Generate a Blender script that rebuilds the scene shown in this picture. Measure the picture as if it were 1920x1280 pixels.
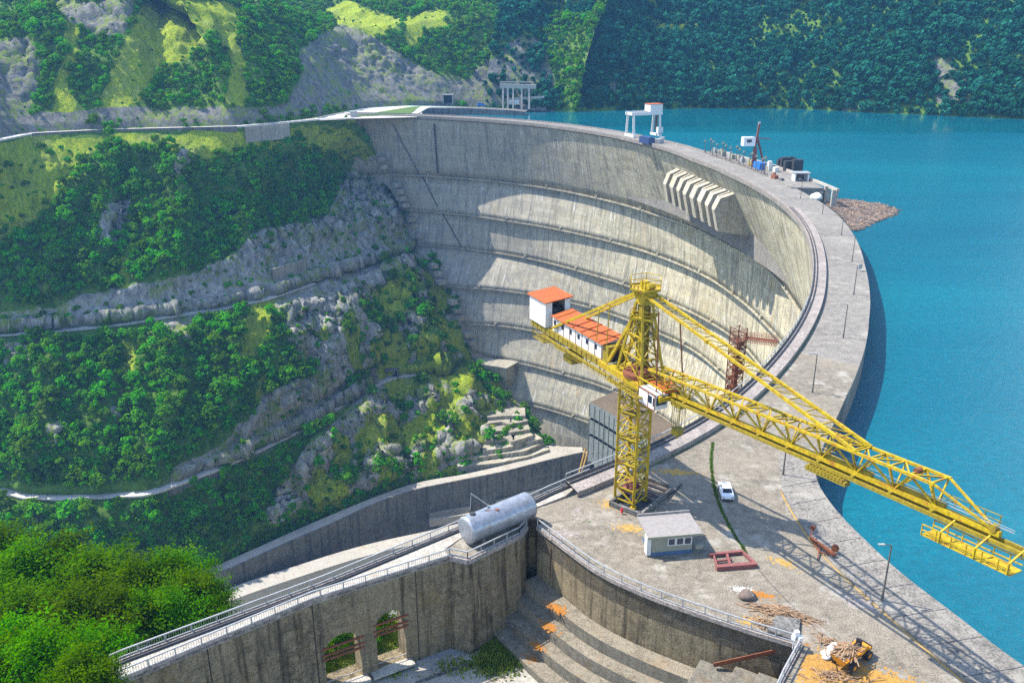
import bpy, math, random
import numpy as np
from mathutils import Vector
random.seed(7); RNG = np.random.default_rng(11)
for b in list(bpy.data.objects): bpy.data.objects.remove(b)
SC = bpy.context.scene; COL = SC.collection
# ------------------------------------------------------------------ survey helpers: camera station 60 m above the dam crest (crest = z 0)
F = 1600.0; CH = 60.0; PT = math.atan(580.0/1600.0); CP, SP = math.cos(PT), math.sin(PT)
def U(x, y, z=0.0):
    X = (x-960)/F; Y = (640-y)/F
    t = (z-CH)/(-SP+Y*CP)
    return (X*t, (CP+Y*SP)*t, z)
def UT(x, y, t):
    X = (x-960)/F; Y = (640-y)/F
    return (X*t, (CP+Y*SP)*t, CH+(-SP+Y*CP)*t)
def proj(P):
    P = np.asarray(P, float)
    d = CP*P[:, 1]-SP*(P[:, 2]-CH); u = SP*P[:, 1]+CP*(P[:, 2]-CH)
    d = np.where(d < 1, 1, d)
    return 960+F*P[:, 0]/d, 640-F*u/d, d
# ------------------------------------------------------------------ noise
def _h(i, j, k, s):
    n = (i*374761393+j*668265263+k*2147483647*0+k*1274126177+s*974711) & 0xffffffff
    n = ((n ^ (n >> 13))*1274126177) & 0xffffffff
    return ((n ^ (n >> 16)) & 0xffff)/65535.0
def vnoise(P, s=0):
    P = np.asarray(P, float); I = np.floor(P).astype(np.int64); f = P-I; f = f*f*(3-2*f)
    r = 0
    for a in (0, 1):
        for b in (0, 1):
            for c in (0, 1):
                w = (f[:, 0] if a else 1-f[:, 0])*(f[:, 1] if b else 1-f[:, 1])*(f[:, 2] if c else 1-f[:, 2])
                r = r+w*_h(I[:, 0]+a, I[:, 1]+b, I[:, 2]+c, s)
    return r*2-1
def fbm(P, sc, oct=4, s=0, ridge=False):
    P = np.asarray(P, float)/sc; a = 1.0; r = 0; t = 0
    for o in range(oct):
        n = vnoise(P*2**o+o*17.3, s+o)
        if ridge: n = 1-2*np.abs(n)
        r = r+a*n; t += a; a *= .5
    return r/t
# ------------------------------------------------------------------ objects
def link(o, parent=None):
    COL.objects.link(o)
    if parent is not None: o.parent = parent
    return o
def tag(o, label=None, cat=None, group=None, kind=None):
    if label: o['label'] = label
    if cat: o['category'] = cat
    if group: o['group'] = group
    if kind: o['kind'] = kind
    return o
def thing(name, label, cat, loc=(0, 0, 0), group=None, rz=0.0):
    o = bpy.data.objects.new(name, None); o.empty_display_size = .5
    o.location = loc; o.rotation_euler = (0, 0, rz); COL.objects.link(o)
    return tag(o, label, cat, group)
class MB:
    def __init__(s): s.v = []; s.f = []
    def add(s, vs, fs):
        n = len(s.v); s.v += [tuple(map(float, p)) for p in vs]; s.f += [tuple(i+n for i in f) for f in fs]; return s
    def box(s, c, d, rz=0.0, ax=None):
        """box centred at c, size d; ax = (ex, ey) horizontal axes or rz"""
        if ax is None: ex, ey = (math.cos(rz), math.sin(rz)), (-math.sin(rz), math.cos(rz))
        else: ex, ey = ax
        vs = []
        for k in (-.5, .5):
            for (i, j) in ((-.5, -.5), (.5, -.5), (.5, .5), (-.5, .5)):
                vs.append((c[0]+ex[0]*i*d[0]+ey[0]*j*d[1], c[1]+ex[1]*i*d[0]+ey[1]*j*d[1], c[2]+k*d[2]))
        return s.add(vs, [(3, 2, 1, 0), (4, 5, 6, 7), (0, 1, 5, 4), (1, 2, 6, 5), (2, 3, 7, 6), (3, 0, 4, 7)])
    def bar(s, a, b, w, h=None, up=(0, 0, 1)):
        a = Vector(a); b = Vector(b); h = h or w; d = b-a
        if d.length < 1e-6: return s
        d.normalize(); u = Vector(up)
        if abs(d.dot(u)) > .97: u = Vector((1, 0, 0))
        x = d.cross(u).normalized(); y = x.cross(d).normalized()
        vs = [p+x*(i*w/2)+y*(j*h/2) for p in (a, b) for (i, j) in ((-1, -1), (1, -1), (1, 1), (-1, 1))]
        return s.add(vs, [(3, 2, 1, 0), (4, 5, 6, 7), (0, 1, 5, 4), (1, 2, 6, 5), (2, 3, 7, 6), (3, 0, 4, 7)])
    def tube(s, a, b, r, r2=None, n=8):
        a = Vector(a); b = Vector(b); r2 = r if r2 is None else r2; d = (b-a).normalized()
        u = Vector((0, 0, 1)) if abs(d.z) < .95 else Vector((1, 0, 0))
        x = d.cross(u).normalized(); y = d.cross(x)
        vs = []
        for p, q in ((a, r), (b, r2)):
            for i in range(n):
                t = 2*math.pi*i/n; vs.append(p+x*math.cos(t)*q+y*math.sin(t)*q)
        fs = [(i, (i+1) % n, n+(i+1) % n, n+i) for i in range(n)]
        return s.add(vs, fs+[tuple(range(n-1, -1, -1)), tuple(range(n, 2*n))])
    def prism(s, poly, z0, z1):
        n = len(poly)
        vs = [(p[0], p[1], z0) for p in poly]+[(p[0], p[1], z1) for p in poly]
        a = sum(poly[i][0]*poly[(i+1) % n][1]-poly[(i+1) % n][0]*poly[i][1] for i in range(n))
        fs = [(i, (i+1) % n, n+(i+1) % n, n+i) for i in range(n)]+[tuple(range(n-1, -1, -1)), tuple(range(n, 2*n))]
        if a < 0: fs = [tuple(reversed(f)) for f in fs]
        return s.add(vs, fs)
    def strip(s, A, B, flip=False):
        n = len(A); fs = [(i, i+1, n+i+1, n+i) for i in range(n-1)]
        if flip: fs = [tuple(reversed(f)) for f in fs]
        return s.add(list(A)+list(B), fs)
    def build(s, name, m, parent=None, smooth=False, bevel=0):
        me = bpy.data.meshes.new(name); me.from_pydata(s.v, [], s.f); me.update()
        me.materials.append(m)
        if smooth: me.polygons.foreach_set('use_smooth', [True]*len(me.polygons))
        o = link(bpy.data.objects.new(name, me), parent)
        if bevel:
            b = o.modifiers.new('edge', 'BEVEL'); b.width = bevel; b.segments = 2; b.limit_method = 'ANGLE'
        return o
def grid_mesh(name, G, m, parent=None, attr=None, flip=False, smooth=True):
    """G: rows x cols x 3"""
    R, K = G.shape[:2]; me = bpy.data.meshes.new(name)
    idx = np.arange(R*K).reshape(R, K)
    q = np.stack([idx[:-1, :-1], idx[:-1, 1:], idx[1:, 1:], idx[1:, :-1]], -1).reshape(-1, 4)
    if flip: q = q[:, ::-1]
    me.vertices.add(R*K); me.vertices.foreach_set('co', G.reshape(-1).astype(np.float32))
    me.loops.add(q.size); me.loops.foreach_set('vertex_index', q.reshape(-1).astype(np.int32))
    me.polygons.add(len(q)); me.polygons.foreach_set('loop_start', np.arange(0, q.size, 4, dtype=np.int32))
    me.update(calc_edges=True); me.validate()
    if smooth: me.polygons.foreach_set('use_smooth', [True]*len(me.polygons))
    for k, v in (attr or {}).items():
        a = me.color_attributes.new(k, 'FLOAT_COLOR', 'POINT')
        a.data.foreach_set('color', np.c_[v, np.ones(len(v))].reshape(-1).astype(np.float32))
    me.materials.append(m)
    return link(bpy.data.objects.new(name, me), parent)
def resample(P, n):
    P = np.asarray(P, float); d = np.r_[0, np.cumsum(np.linalg.norm(np.diff(P, axis=0), axis=1))]
    t = np.linspace(0, d[-1], n)
    return np.stack([np.interp(t, d, P[:, i]) for i in range(P.shape[1])], 1)
def smooth_poly(P, n, it=3):
    P = np.asarray(P, float)
    for _ in range(it):   # corner cutting
        Q = [P[0]]
        for a, b in zip(P[:-1], P[1:]): Q += [a*.75+b*.25, a*.25+b*.75]
        P = np.array(Q+[P[-1]])
    return resample(P, n)
def offset2(P, d):
    """offset an open xy polyline to its left by d"""
    P = np.asarray(P, float); T = np.gradient(P[:, :2], axis=0); T /= np.linalg.norm(T, axis=1)[:, None]
    Q = P.copy(); Q[:, 0] -= T[:, 1]*d; Q[:, 1] += T[:, 0]*d; return Q
# ------------------------------------------------------------------ materials
def mat(name):
    m = bpy.data.materials.new(name); m.use_nodes = True; nt = m.node_tree; nt.nodes.clear()
    out = nt.nodes.new('ShaderNodeOutputMaterial')
    return m, nt, out
class N:
    def __init__(s, nt): s.nt = nt
    def __call__(s, typ, ins=None, **kw):
        n = s.nt.nodes.new('ShaderNode'+typ)
        for k, v in kw.items(): setattr(n, k, v)
        for k, v in (ins or {}).items():
            if isinstance(v, bpy.types.NodeSocket): s.nt.links.new(v, n.inputs[k])
            else:
                n.inputs[k].default_value = v
        return n
    def noise(s, vec, scale, detail=4, rough=.6):
        return s('TexNoise', {'Vector': vec, 'Scale': scale, 'Detail': detail, 'Roughness': rough}).outputs[0]
    def ramp(s, fac, stops):
        r = s('ValToRGB', {'Fac': fac}); e = r.color_ramp.elements
        while len(e) < len(stops): e.new(.5)
        for el, (p, c) in zip(e, stops):
            el.position = p; el.color = (c, c, c, 1) if not hasattr(c, '__len__') else (*c, 1)
        return r.outputs[0]
    def mix(s, f, a, b, mode='MIX'):
        n = s('Mix', data_type='RGBA', blend_type=mode)
        for k, v in ((0, f), (6, a), (7, b)):
            if isinstance(v, bpy.types.NodeSocket): s.nt.links.new(v, n.inputs[k])
            else: n.inputs[k].default_value = v if k == 0 else ((*v, 1) if len(v) == 3 else v)
        return n.outputs[2]
    def math(s, op, a, b=0.0, clamp=False):
        n = s('Math', operation=op); n.use_clamp = clamp
        for k, v in ((0, a), (1, b)):
            if isinstance(v, bpy.types.NodeSocket): s.nt.links.new(v, n.inputs[k])
            else: n.inputs[k].default_value = v
        return n.outputs[0]
    def mapping(s, vec, scale):
        return s('Mapping', {'Vector': vec, 'Scale': scale}).outputs[0]
    def bump(s, h, strength=.4, dist=.1):
        return s('Bump', {'Height': h, 'Strength': strength, 'Distance': dist}).outputs[0]
def pos(n): return n('NewGeometry').outputs['Position']
def finish(n, out, color, rough=.9, bump=None, metal=0.0, spec=.3):
    p = n('BsdfPrincipled', {'Base Color': color if isinstance(color, bpy.types.NodeSocket) else (*color, 1), 'Roughness': rough, 'Metallic': metal, 'Specular IOR Level': spec})
    if bump is not None: n.nt.links.new(bump, p.inputs['Normal'])
    n.nt.links.new(p.outputs[0], out.inputs[0]); return p
def concrete(name, base, dark, stain=None, scale=1.0, streak=.6, lines=0.0, stain_amt=.5, contrast=1.0, arch=False):
    """weathered concrete: blotches, speckle, vertical run-off streaks, optional lift lines"""
    base, dark = tuple(x*.78 for x in base), tuple(x*.72 for x in dark); stain = stain and tuple(x*.78 for x in stain)
    m, nt, out = mat(name); n = N(nt); P = pos(n)
    big = n.noise(P, .045/scale, 5, .65); med = n.noise(P, .5/scale, 5, .7); fine = n.noise(P, 3.2/scale, 3, .8)
    c = n.mix(n.ramp(big, [(.32, 0), (.68, 1)]), dark, base)
    c = n.mix(n.ramp(med, [(.38, 0.0), (.62, .75)]), c, tuple(min(1, x*1.28) for x in base))
    c = n.mix(n.ramp(fine, [(.34, min(1, .85*contrast)), (.52, 0)]), c, tuple(x*.36 for x in dark))
    c = n.mix(n.ramp(fine, [(.54, 0), (.70, .6*contrast)]), c, tuple(min(1, x*1.5) for x in base))
    if streak:
        sv = n.mapping(P, (.55/scale, .55/scale, .035/scale)); st = n.noise(sv, 1.0, 4, .6)
        c = n.mix(n.ramp(st, [(.50, 0), (.68, streak)]), c, tuple(x*.42 for x in dark))
        st2 = n.noise(n.mapping(P, (.8/scale, .8/scale, .05/scale)), 1.3, 3, .6)
        c = n.mix(n.ramp(st2, [(.6, 0), (.75, streak*.7)]), c, tuple(min(1, x*1.55) for x in base))
    if stain is not None:
        sn = n.noise(P, .11/scale, 5, .7)
        c = n.mix(n.ramp(sn, [(.55, 0), (.72, stain_amt)]), c, stain)
    if lines:
        z = n('SeparateXYZ', {'Vector': P}).outputs[2]
        fr = n.math('FRACT', n.math('MULTIPLY', z, lines))
        c = n.mix(n.ramp(fr, [(0, .4), (.06, 0)]), c, tuple(x*.4 for x in dark))
    if arch:   # pour lifts, block joints and lime run-off of the arch dam
        xyz = n('SeparateXYZ', {'Vector': P}); ang = n.math('ARCTAN2', n.math('SUBTRACT', xyz.outputs[1], 370.0), n.math('ADD', xyz.outputs[0], 110.0))
        fj = n.math('FRACT', n.math('MULTIPLY', ang, 14.5)); c = n.mix(n.ramp(fj, [(0, .75), (.022, .55), (.03, 0)]), c, tuple(x*.38 for x in dark))
        fz = n.math('FRACT', n.math('MULTIPLY', xyz.outputs[2], 1/3.0)); c = n.mix(n.ramp(fz, [(0, .42), (.10, .0)]), c, tuple(x*.42 for x in dark))
        cell = n('CombineXYZ', {0: n.math('FLOOR', n.math('MULTIPLY', ang, 14.5)), 1: n.math('FLOOR', n.math('MULTIPLY', xyz.outputs[2], 1/3.0)), 2: 0.0}).outputs[0]
        wn = n('TexWhiteNoise', {'Vector': cell}).outputs[0]; c = n.mix(n.ramp(wn, [(0, .30), (.6, 0)]), c, dark); c = n.mix(n.ramp(wn, [(.6, 0), (1, .22)]), c, (.55, .50, .38))
        cv = n('CombineXYZ', {0: n.math('MULTIPLY', ang, 95.0), 1: n.math('MULTIPLY', xyz.outputs[2], .028), 2: 0.0}).outputs[0]
        rs = n.noise(cv, 1.0, 5, .72); c = n.mix(n.ramp(rs, [(.53, 0), (.60, .62), (.66, .2)]), c, tuple(x*.34 for x in dark))
        cv2 = n('CombineXYZ', {0: n.math('MULTIPLY', ang, 150.0), 1: n.math('MULTIPLY', xyz.outputs[2], .05), 2: 7.0}).outputs[0]
        rs2 = n.noise(cv2, 1.0, 4, .7); c = n.mix(n.ramp(rs2, [(.60, 0), (.66, .75)]), c, (.66, .66, .63))
        rs3 = n.noise(n('CombineXYZ', {0: n.math('MULTIPLY', ang, 60.0), 1: n.math('MULTIPLY', xyz.outputs[2], .04), 2: 3.0}).outputs[0], 1.0, 4, .7); c = n.mix(n.ramp(rs3, [(.64, 0), (.70, .6)]), c, (.42, .24, .07))
        wl = n.ramp(n.math('MULTIPLY', n.math('SUBTRACT', ang, .55), 1.4), [(0, 0), (1, .5)])   # colour blends to dark grey toward the far wing
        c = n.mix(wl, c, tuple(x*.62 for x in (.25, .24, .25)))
    finish(n, out, c, .92, n.bump(n.math('ADD', fine, med), .5, .12*scale), spec=.2)
    return m
def plain(name, col, rough=.6, metal=0.0, var=.35, rust=None, rust_amt=.6, sc=1.0, spec=.4):
    col = tuple(x*.82 for x in col)
    m, nt, out = mat(name); n = N(nt); P = pos(n)
    a = n.noise(P, 1.7*sc, 5, .7); b = n.noise(P, 9*sc, 3, .7)
    c = n.mix(n.ramp(a, [(.3, 0), (.7, 1)]), tuple(x*(1-var) for x in col), tuple(min(1, x*(1+var*.5)) for x in col))
    c = n.mix(n.ramp(b, [(.35, .35), (.55, 0)]), c, tuple(x*.5 for x in col))
    if rust is not None:
        r = n.noise(P, .9*sc, 6, .75)
        c = n.mix(n.ramp(r, [(.52, 0), (.62, rust_amt)]), c, rust)
    finish(n, out, c, rough, n.bump(b, .25, .02), metal, spec)
    return m
M = {}
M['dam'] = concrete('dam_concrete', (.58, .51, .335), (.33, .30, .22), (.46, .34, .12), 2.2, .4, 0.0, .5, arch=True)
M['deck'] = concrete('deck_concrete', (.26, .235, .20), (.165, .15, .13), (.42, .38, .31), .9, 0, 0.0, .7)
M['platform'] = concrete('platform_concrete', (.27, .23, .175), (.135, .118, .092), (.44, .41, .35), .55, 0, 0.0, .9)
M['walkway'] = concrete('walkway_concrete', (.34, .29, .255), (.23, .20, .175), None, .8, 0)
M['brown_wall'] = concrete('brown_wall_concrete', (.27, .215, .13), (.085, .068, .045), (.30, .20, .07), .45, .8, .42, .4)
M['terrace'] = concrete('terrace_concrete', (.22, .195, .15), (.11, .10, .08), (.34, .16, .03), .4, .35, 0.0, .28)
M['tread'] = concrete('tread_concrete', (.29, .25, .185), (.13, .115, .085), (.34, .18, .05), .35, 0, 0.0, .45, 1.2)
M['pale'] = concrete('pale_concrete', (.47, .43, .36), (.32, .29, .25), (.33, .24, .14), .5, 0, 0.0, .7)
M['grey_wall'] = concrete('grey_wall_concrete', (.20, .19, .17), (.10, .095, .09), None, 1.6, .7, .25)
M['tooth'] = concrete('spillway_concrete', (.50, .45, .34), (.36, .32, .24), (.5, .36, .08), .9, .5, 0.0, .35)
M['gravel'] = concrete('gravel', (.38, .37, .35), (.25, .25, .25), (.2, .2, .18), .3, 0, 0.0, .4, 1.3)
M['road'] = concrete('gravel_road', (.60, .56, .50), (.46, .43, .39), (.34, .34, .2), .8, 0, 0.0, .4)
M['yellow'] = plain('yellow_paint', (.50, .355, .006), .55, 0, .5, (.26, .085, .015), .75, 1.3)
M['yellow_d'] = plain('dirty_yellow_paint', (.30, .225, .010), .6, 0, .5, (.16, .09, .02), .75, 1.4)
M['orange'] = plain('rusty_orange_roof', (.50, .105, .010), .7, 0, .45, (.28, .06, .02), .85, 1.5)
M['white'] = plain('flaking_white_paint', (.74, .73, .70), .55, 0, .12, (.42, .21, .10), .55, 1.6)
M['clean_white'] = plain('white_paint', (.80, .80, .80), .3, 0, .05, None)
M['rust'] = plain('rust', (.24, .075, .03), .85, 0, .5, (.10, .035, .02), .7, 1.8)
M['rust_red'] = plain('red_oxide', (.26, .085, .075), .8, 0, .35, (.16, .06, .05), .6, 1.5)
M['dark'] = plain('dark_metal', (.045, .045, .05), .6, 0, .4)
M['black'] = plain('black_void', (.012, .012, .014), .8, 0, .3)
M['rubber'] = plain('rubber', (.022, .022, .024), .75, 0, .3)
M['galv'] = plain('galvanised_rail', (.40, .40, .39), .5, .1, .3)
M['steel'] = plain('grey_pole_steel', (.13, .115, .10), .6, 0, .35)
M['tank'] = plain('silver_tank_paint', (.40, .42, .46), .36, .5, .35, (.20, .17, .15), .45, 1.0)
M['glass'] = plain('dark_glass', (.025, .04, .07), .08, 0, .2, spec=.8)
M['blue'] = plain('blue_tarp', (.03, .18, .52), .6, 0, .25)
M['teal'] = plain('teal_paint', (.02, .33, .30), .5, 0, .2)
M['loader'] = plain('orange_machine_paint', (.78, .30, .015), .45, 0, .2, (.4, .1, .02), .3)
M['plaster'] = plain('hut_plaster', (.30, .29, .21), .9, 0, .2, (.2, .19, .16), .4, 2)
M['plaster_w'] = plain('white_plaster', (.66, .65, .60), .9, 0, .15, (.45, .43, .38), .4, 2)
M['blue_base'] = plain('blue_plinth', (.08, .14, .24), .9, 0, .25)
M['roof'] = plain('roof_felt', (.30, .27, .25), .95, 0, .25)
M['wood'] = plain('driftwood', (.36, .22, .12), .9, 0, .5, (.55, .42, .30), .5, 6)
M['wood_d'] = plain('wet_driftwood', (.17, .125, .10), .9, 0, .5, (.42, .37, .31), .6, .7)
M['bag'] = plain('white_sacks', (.72, .73, .76), .8, 0, .2)
M['chips'] = concrete('orange_wood_chips', (.46, .25, .055), (.26, .14, .05), (.60, .36, .10), .25, 0, 0, .7, 1.2)
M['moss'] = plain('moss', (.085, .16, .015), .95, 0, .5)
M['ochre'] = plain('ochre_stain', (.46, .28, .07), .95, 0, .35)
M['orange_moss'] = plain('orange_lichen', (.42, .16, .015), .95, 0, .4, (.2, .12, .05), .6, 1.5)
M['panel'] = concrete('pale_panels', (.27, .29, .265), (.17, .185, .175), None, 1.0, .5)
M['brown_roof'] = concrete('dirty_flat_roof', (.17, .13, .09), (.08, .065, .05), None, .8, 0)
EXPO = 1.6; HAZE = 0.00010
# ================================================================== THE DAM
DC = np.array([-110., 370.])
RIM_PX = [(1150, 885), (1240, 845), (1320, 805), (1370, 770), (1420, 720), (1480, 650), (1515, 590), (1530, 520), (1527, 470), (1510, 425), (1480, 390), (1430, 355), (1370, 325), (1300, 297), (1200, 265), (1100, 245), (1000, 232), (900, 224), (800, 219), (700, 216)]
_R = np.array([U(*q)[:2] for q in RIM_PX])-DC
_rt = np.degrees(np.arctan2(_R[:, 1], _R[:, 0])); _rr = np.hypot(_R[:, 0], _R[:, 1])
_rt = np.r_[-72, _rt, 96]; _rr = np.r_[297, _rr, 309]
_tt = np.arange(-72, 96.01, .5); _rs = np.interp(_tt, _rt, _rr)
for _ in range(3):
    _k = np.ones(9)/9; _rs = np.convolve(np.pad(_rs, 4, mode='edge'), _k, 'valid')
def r0(t): return np.interp(t, _tt, _rs)
BERM = [(-45, [(-30, 8), (-10, 14), (5, 22), (20, 22), (40, 16), (60, 11), (88, 5)]),
        (-72, [(-30, 10), (0, 22), (20, 28), (38, 22), (52, 11), (66, 2), (86, 3)]),
        (-98, [(-30, 12), (9, 28), (18, 32), (35, 22), (55, 8), (70, 2), (84, -4)]),
        (-122, [(-30, 12), (0, 22), (15, 30), (30, 28), (50, 12), (65, -8), (76, -26)]),
        (-148, [(-30, 10), (0, 20), (20, 28), (35, 22), (50, 5), (60, -6), (66, -15), (73, -30)]),
        (-173, [(-30, 8), (0, 18), (20, 24), (35, 18), (47, 6), (55, -7), (62, -15), (66, -22)]),
        (-200, [(-30, 8), (15, 20), (30, 15), (45, 2), (50, -7), (57, -17), (63, -28)]),
        (-228, [(-30, 5), (35, 14), (47, 3), (52, -9), (57, -22), (62, -30)])]
def rk(k, t):
    a = np.array(BERM[k][1], float)
    tt = np.arange(-72, 96.01, .5); o = np.interp(tt, a[:, 0], a[:, 1])
    o = np.convolve(np.pad(o, 8, mode='edge'), np.ones(17)/17, 'valid')
    return r0(t)+np.interp(t, tt, o)
def pt(t, r, z=None):
    t = np.radians(t); p = np.stack([DC[0]+r*np.cos(t), DC[1]+r*np.sin(t)], -1)
    if z is not None: p = np.c_[p, np.full(len(p), z) if np.isscalar(z) else z]
    return p
def ptz(t, r, z): return tuple(pt(np.array([t]), np.array([r]), z)[0])
def rim_frame(t):
    """point on the rim, unit tangent (towards the far end) and unit lake-side normal"""
    a = pt(np.array([t-.3, t, t+.3]), r0(np.array([t-.3, t, t+.3])))
    T = a[2]-a[0]; T /= np.linalg.norm(T)
    return a[1], T, np.array([T[1], -T[0]])
dam = thing('arch_dam', 'huge curved grey concrete arch dam with horizontal gallery ledges holding back the lake', 'dam', (*ptz(10, 220, 0)[:2], -228))
dam_inv = -np.array([dam.location.x, dam.location.y, dam.location.z])
TH = np.linspace(-66, 94, 400); LEDGE = 3.2
rows = [pt(TH, r0(TH), -1.6)]
prev = r0(TH); zp = -1.6
for k, (z, _) in enumerate(BERM):
    rr = rk(k, TH)
    for f in np.linspace(0, 1, 9)[1:]: rows.append(pt(TH, prev+(rr-prev)*f, zp+(z-zp)*f))
    if k < 7:
        led = LEDGE if k else 3.6
        rows.append(pt(TH, rr+led, z-.02)); prev = rr+led; zp = z-.02
G = np.array(rows)
def into(o, root):
    """parent o to root keeping it where it stands"""
    o.parent = root; o.location = -root.location; return o
def part(mb, name, m, root, **k):
    o = mb.build(name, m, None, **k); return into(o, root)
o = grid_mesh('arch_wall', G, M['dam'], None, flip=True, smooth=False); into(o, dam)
# crest slab, cornice and the upstream face
def crest_w(t): return np.interp(t, [-58, -51, -45, -35, -17, 10, 60, 94], [17, 15, 13.5, 13, 14.5, 13.5, 13, 13])
TC = np.linspace(-55, 93.5, 330)
mb = MB()
A = pt(TC, r0(TC)-1.3, -.02); B = pt(TC, r0(TC)+crest_w(TC), -.02)
mb.strip(A, B, True); mb.strip(A, A-np.array([0, 0, 1.5]), False)
mb.strip(A-np.array([0, 0, 1.5]), pt(TC, r0(TC)+.2, -2.4), False)
Bl = B.copy(); Bl[:, 2] = -40; mb.strip(B, Bl, True)
part(mb, 'crest_roadway', M['deck'], dam)
# ledges: thin pale lip on every gallery
for k in range(7):
    mb = MB(); z = BERM[k][0]; lo = [88, 86, 84, 77, 73, 66, 63][k]
    t = np.linspace(-30, lo, 200); r = rk(k, t)
    a = pt(t, r-.7, z+.05); b = pt(t, r+.9, z+.05); c = pt(t, r-.7, z-.9)
    mb.strip(a, b, True); mb.strip(a, c, False); mb.strip(c, pt(t, r+.6, z-.9), False)
    for q in np.arange(-24, lo-4, 3.4):          # small lookout boxes along the ledge
        if (k*7+int(q*10)) % 3: continue
        p = ptz(q, float(rk(k, np.array([q]))[0])-.3, z+.9); mb.box(p, (1.5, 1.5, 1.7), math.radians(q))
    part(mb, 'gallery_ledge', M['dam'], dam)
# parapet on the inner rim (far part) and raised walkway with pipes (near part)
t = np.linspace(-17.5, 93, 240); mb = MB()
mb.strip(pt(t, r0(t)-1.2, .75), pt(t, r0(t)-.85, .75), True); mb.strip(pt(t, r0(t)-1.2, .75), pt(t, r0(t)-1.2, .004), False); mb.strip(pt(t, r0(t)-.85, .75), pt(t, r0(t)-.85, .004), True)
part(mb, 'parapet', M['walkway'], dam)
t = np.linspace(6, 93, 200); mb = MB(); w = crest_w(t)
mb.strip(pt(t, r0(t)+w-.4, .8), pt(t, r0(t)+w-.02, .8), True); mb.strip(pt(t, r0(t)+w-.4, .8), pt(t, r0(t)+w-.4, .004), False); mb.strip(pt(t, r0(t)+w-.02, .8), pt(t, r0(t)+w-.02, .004), True)
part(mb, 'lakeside_parapet', M['walkway'], dam)
# vertical joints and the dark diagonal stair line of the far abutment
mb = MB()
def face_r(tq, zq):
    if zq >= BERM[0][0]: a, b, z0_, z1_ = r0(np.array([tq]))[0], rk(0, np.array([tq]))[0], -1.6, BERM[0][0]
    else:
        k = max(i for i in range(8) if BERM[i][0] >= zq-1e-6); k = min(k, 6)
        a, b, z0_, z1_ = rk(k, np.array([tq]))[0]+(LEDGE if k else 3.6), rk(k+1, np.array([tq]))[0], BERM[k][0], BERM[k+1][0]
    return float(a+(b-a)*(zq-z0_)/(z1_-z0_))
for (ta, tb, za, zb, w) in ((86.5, 82.8, -6, -45, .7), (82.6, 79.5, -46, -72, .7), (79.2, 75.8, -74, -97, .6)):
    prevp = None
    for f in np.linspace(0, 1, 7):
        tq = ta+(tb-ta)*f; zq = za+(zb-za)*f; p = ptz(tq, face_r(tq, zq)-.25, zq)
        if prevp: mb.bar(prevp, p, w, .5)
        prevp = p
part(mb, 'stair_rail', M['dark'], dam)
mb = MB()
prevp = None
for zq in np.linspace(-5, -43, 8):
    p = ptz(79.9, face_r(79.9, zq)-.5, zq)
    if prevp: mb.bar(prevp, p, 2.6, .8)
    prevp = p
part(mb, 'drain_channel', M['dark'], dam)
# spillway teeth: alternating broad and narrow noses under the crest
tq = 27.2; big = True; kk = 0
while kk < 15:
    wdt = 1.12 if big else .42
    ta, tb = tq, tq-wdt
    for_h = 15.5 if big else 14; prj = 4.6 if big else 3.4; zt = -12.5
    P = []
    for a in (ta, tb):
        rr = float(r0(np.array([a]))[0])
        P.append([ptz(a, face_r(a, zt)+2, zt+3.0), ptz(a, rr-prj+2.5, zt), ptz(a, rr-prj, zt-5.5), ptz(a, rr-prj+2.6, zt-for_h), ptz(a, face_r(a, zt-for_h)+2, zt-for_h-3)])
    mb = MB(); v = P[0]+P[1]
    mb.add(v, [(0, 5, 6, 1), (1, 6, 7, 2), (2, 7, 8, 3), (3, 8, 9, 4), (4, 3, 2, 1, 0), (5, 6, 7, 8, 9)])
    part(mb, 'spillway_nose', M['tooth'], dam)
    tq = tb-.62; big = not big; kk += 1
# raised inner walkway on the near half of the crest
WH = .85
t = np.linspace(-66, -17.5, 150); mb = MB()
ri = r0(t)-1.3; ro = r0(t)+2.3
a, b = pt(t, ri, WH), pt(t, ro, WH)
a0, b0 = a.copy(), b.copy(); a0[:, 2] = -1.5; b0[:, 2] = 0
mb.strip(a, b, True); mb.strip(b, b0, True); mb.strip(a, a0, False)
mb.add([a[-1], b[-1], b0[-1], (a[-1][0], a[-1][1], 0)], [(0, 1, 2, 3)])
part(mb, 'raised_walkway', M['walkway'], dam)
mb = MB()
for off, rad, zz in ((-.95, .16, WH+.25), (-.1, .13, WH+.18)):
    c = pt(np.linspace(-66, -17.5, 90), r0(np.linspace(-66, -17.5, 90))+off, zz)
    for p, q in zip(c[:-1], c[1:]): mb.tube(p, q, rad, n=6)
part(mb, 'rim_pipe', M['dark'], dam)
def railing(path, h, root, m, post=2.5, bal=.28, name='railing', closed_mid=True):
    """post-and-baluster railing along a 3-D polyline"""
    path = np.asarray(path, float); mb = MB(); L = np.linalg.norm(np.diff(path, axis=0), axis=1).sum()
    c = resample(path, max(2, int(L/1.2)+1))
    for p, q in zip(c[:-1], c[1:]):
        for zz, r in ((h, .065), (.12, .05)): mb.bar(p+np.array([0, 0, zz]), q+np.array([0, 0, zz]), r*2, r*2)
    for p in resample(path, max(2, int(L/post)+1)): mb.bar(p, p+np.array([0, 0, h]), .11)
    if bal:
        for p in resample(path, max(2, int(L/bal)+1)): mb.bar(p+np.array([0, 0, .12]), p+np.array([0, 0, h]), .03)
    o = mb.build(name, m)
    return into(o, root) if root is not None else o
t = np.linspace(-66, -45, 120)
railing(pt(t, r0(t)-1.15, WH), 1.1, dam, M['galv'], 3, 0)
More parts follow.
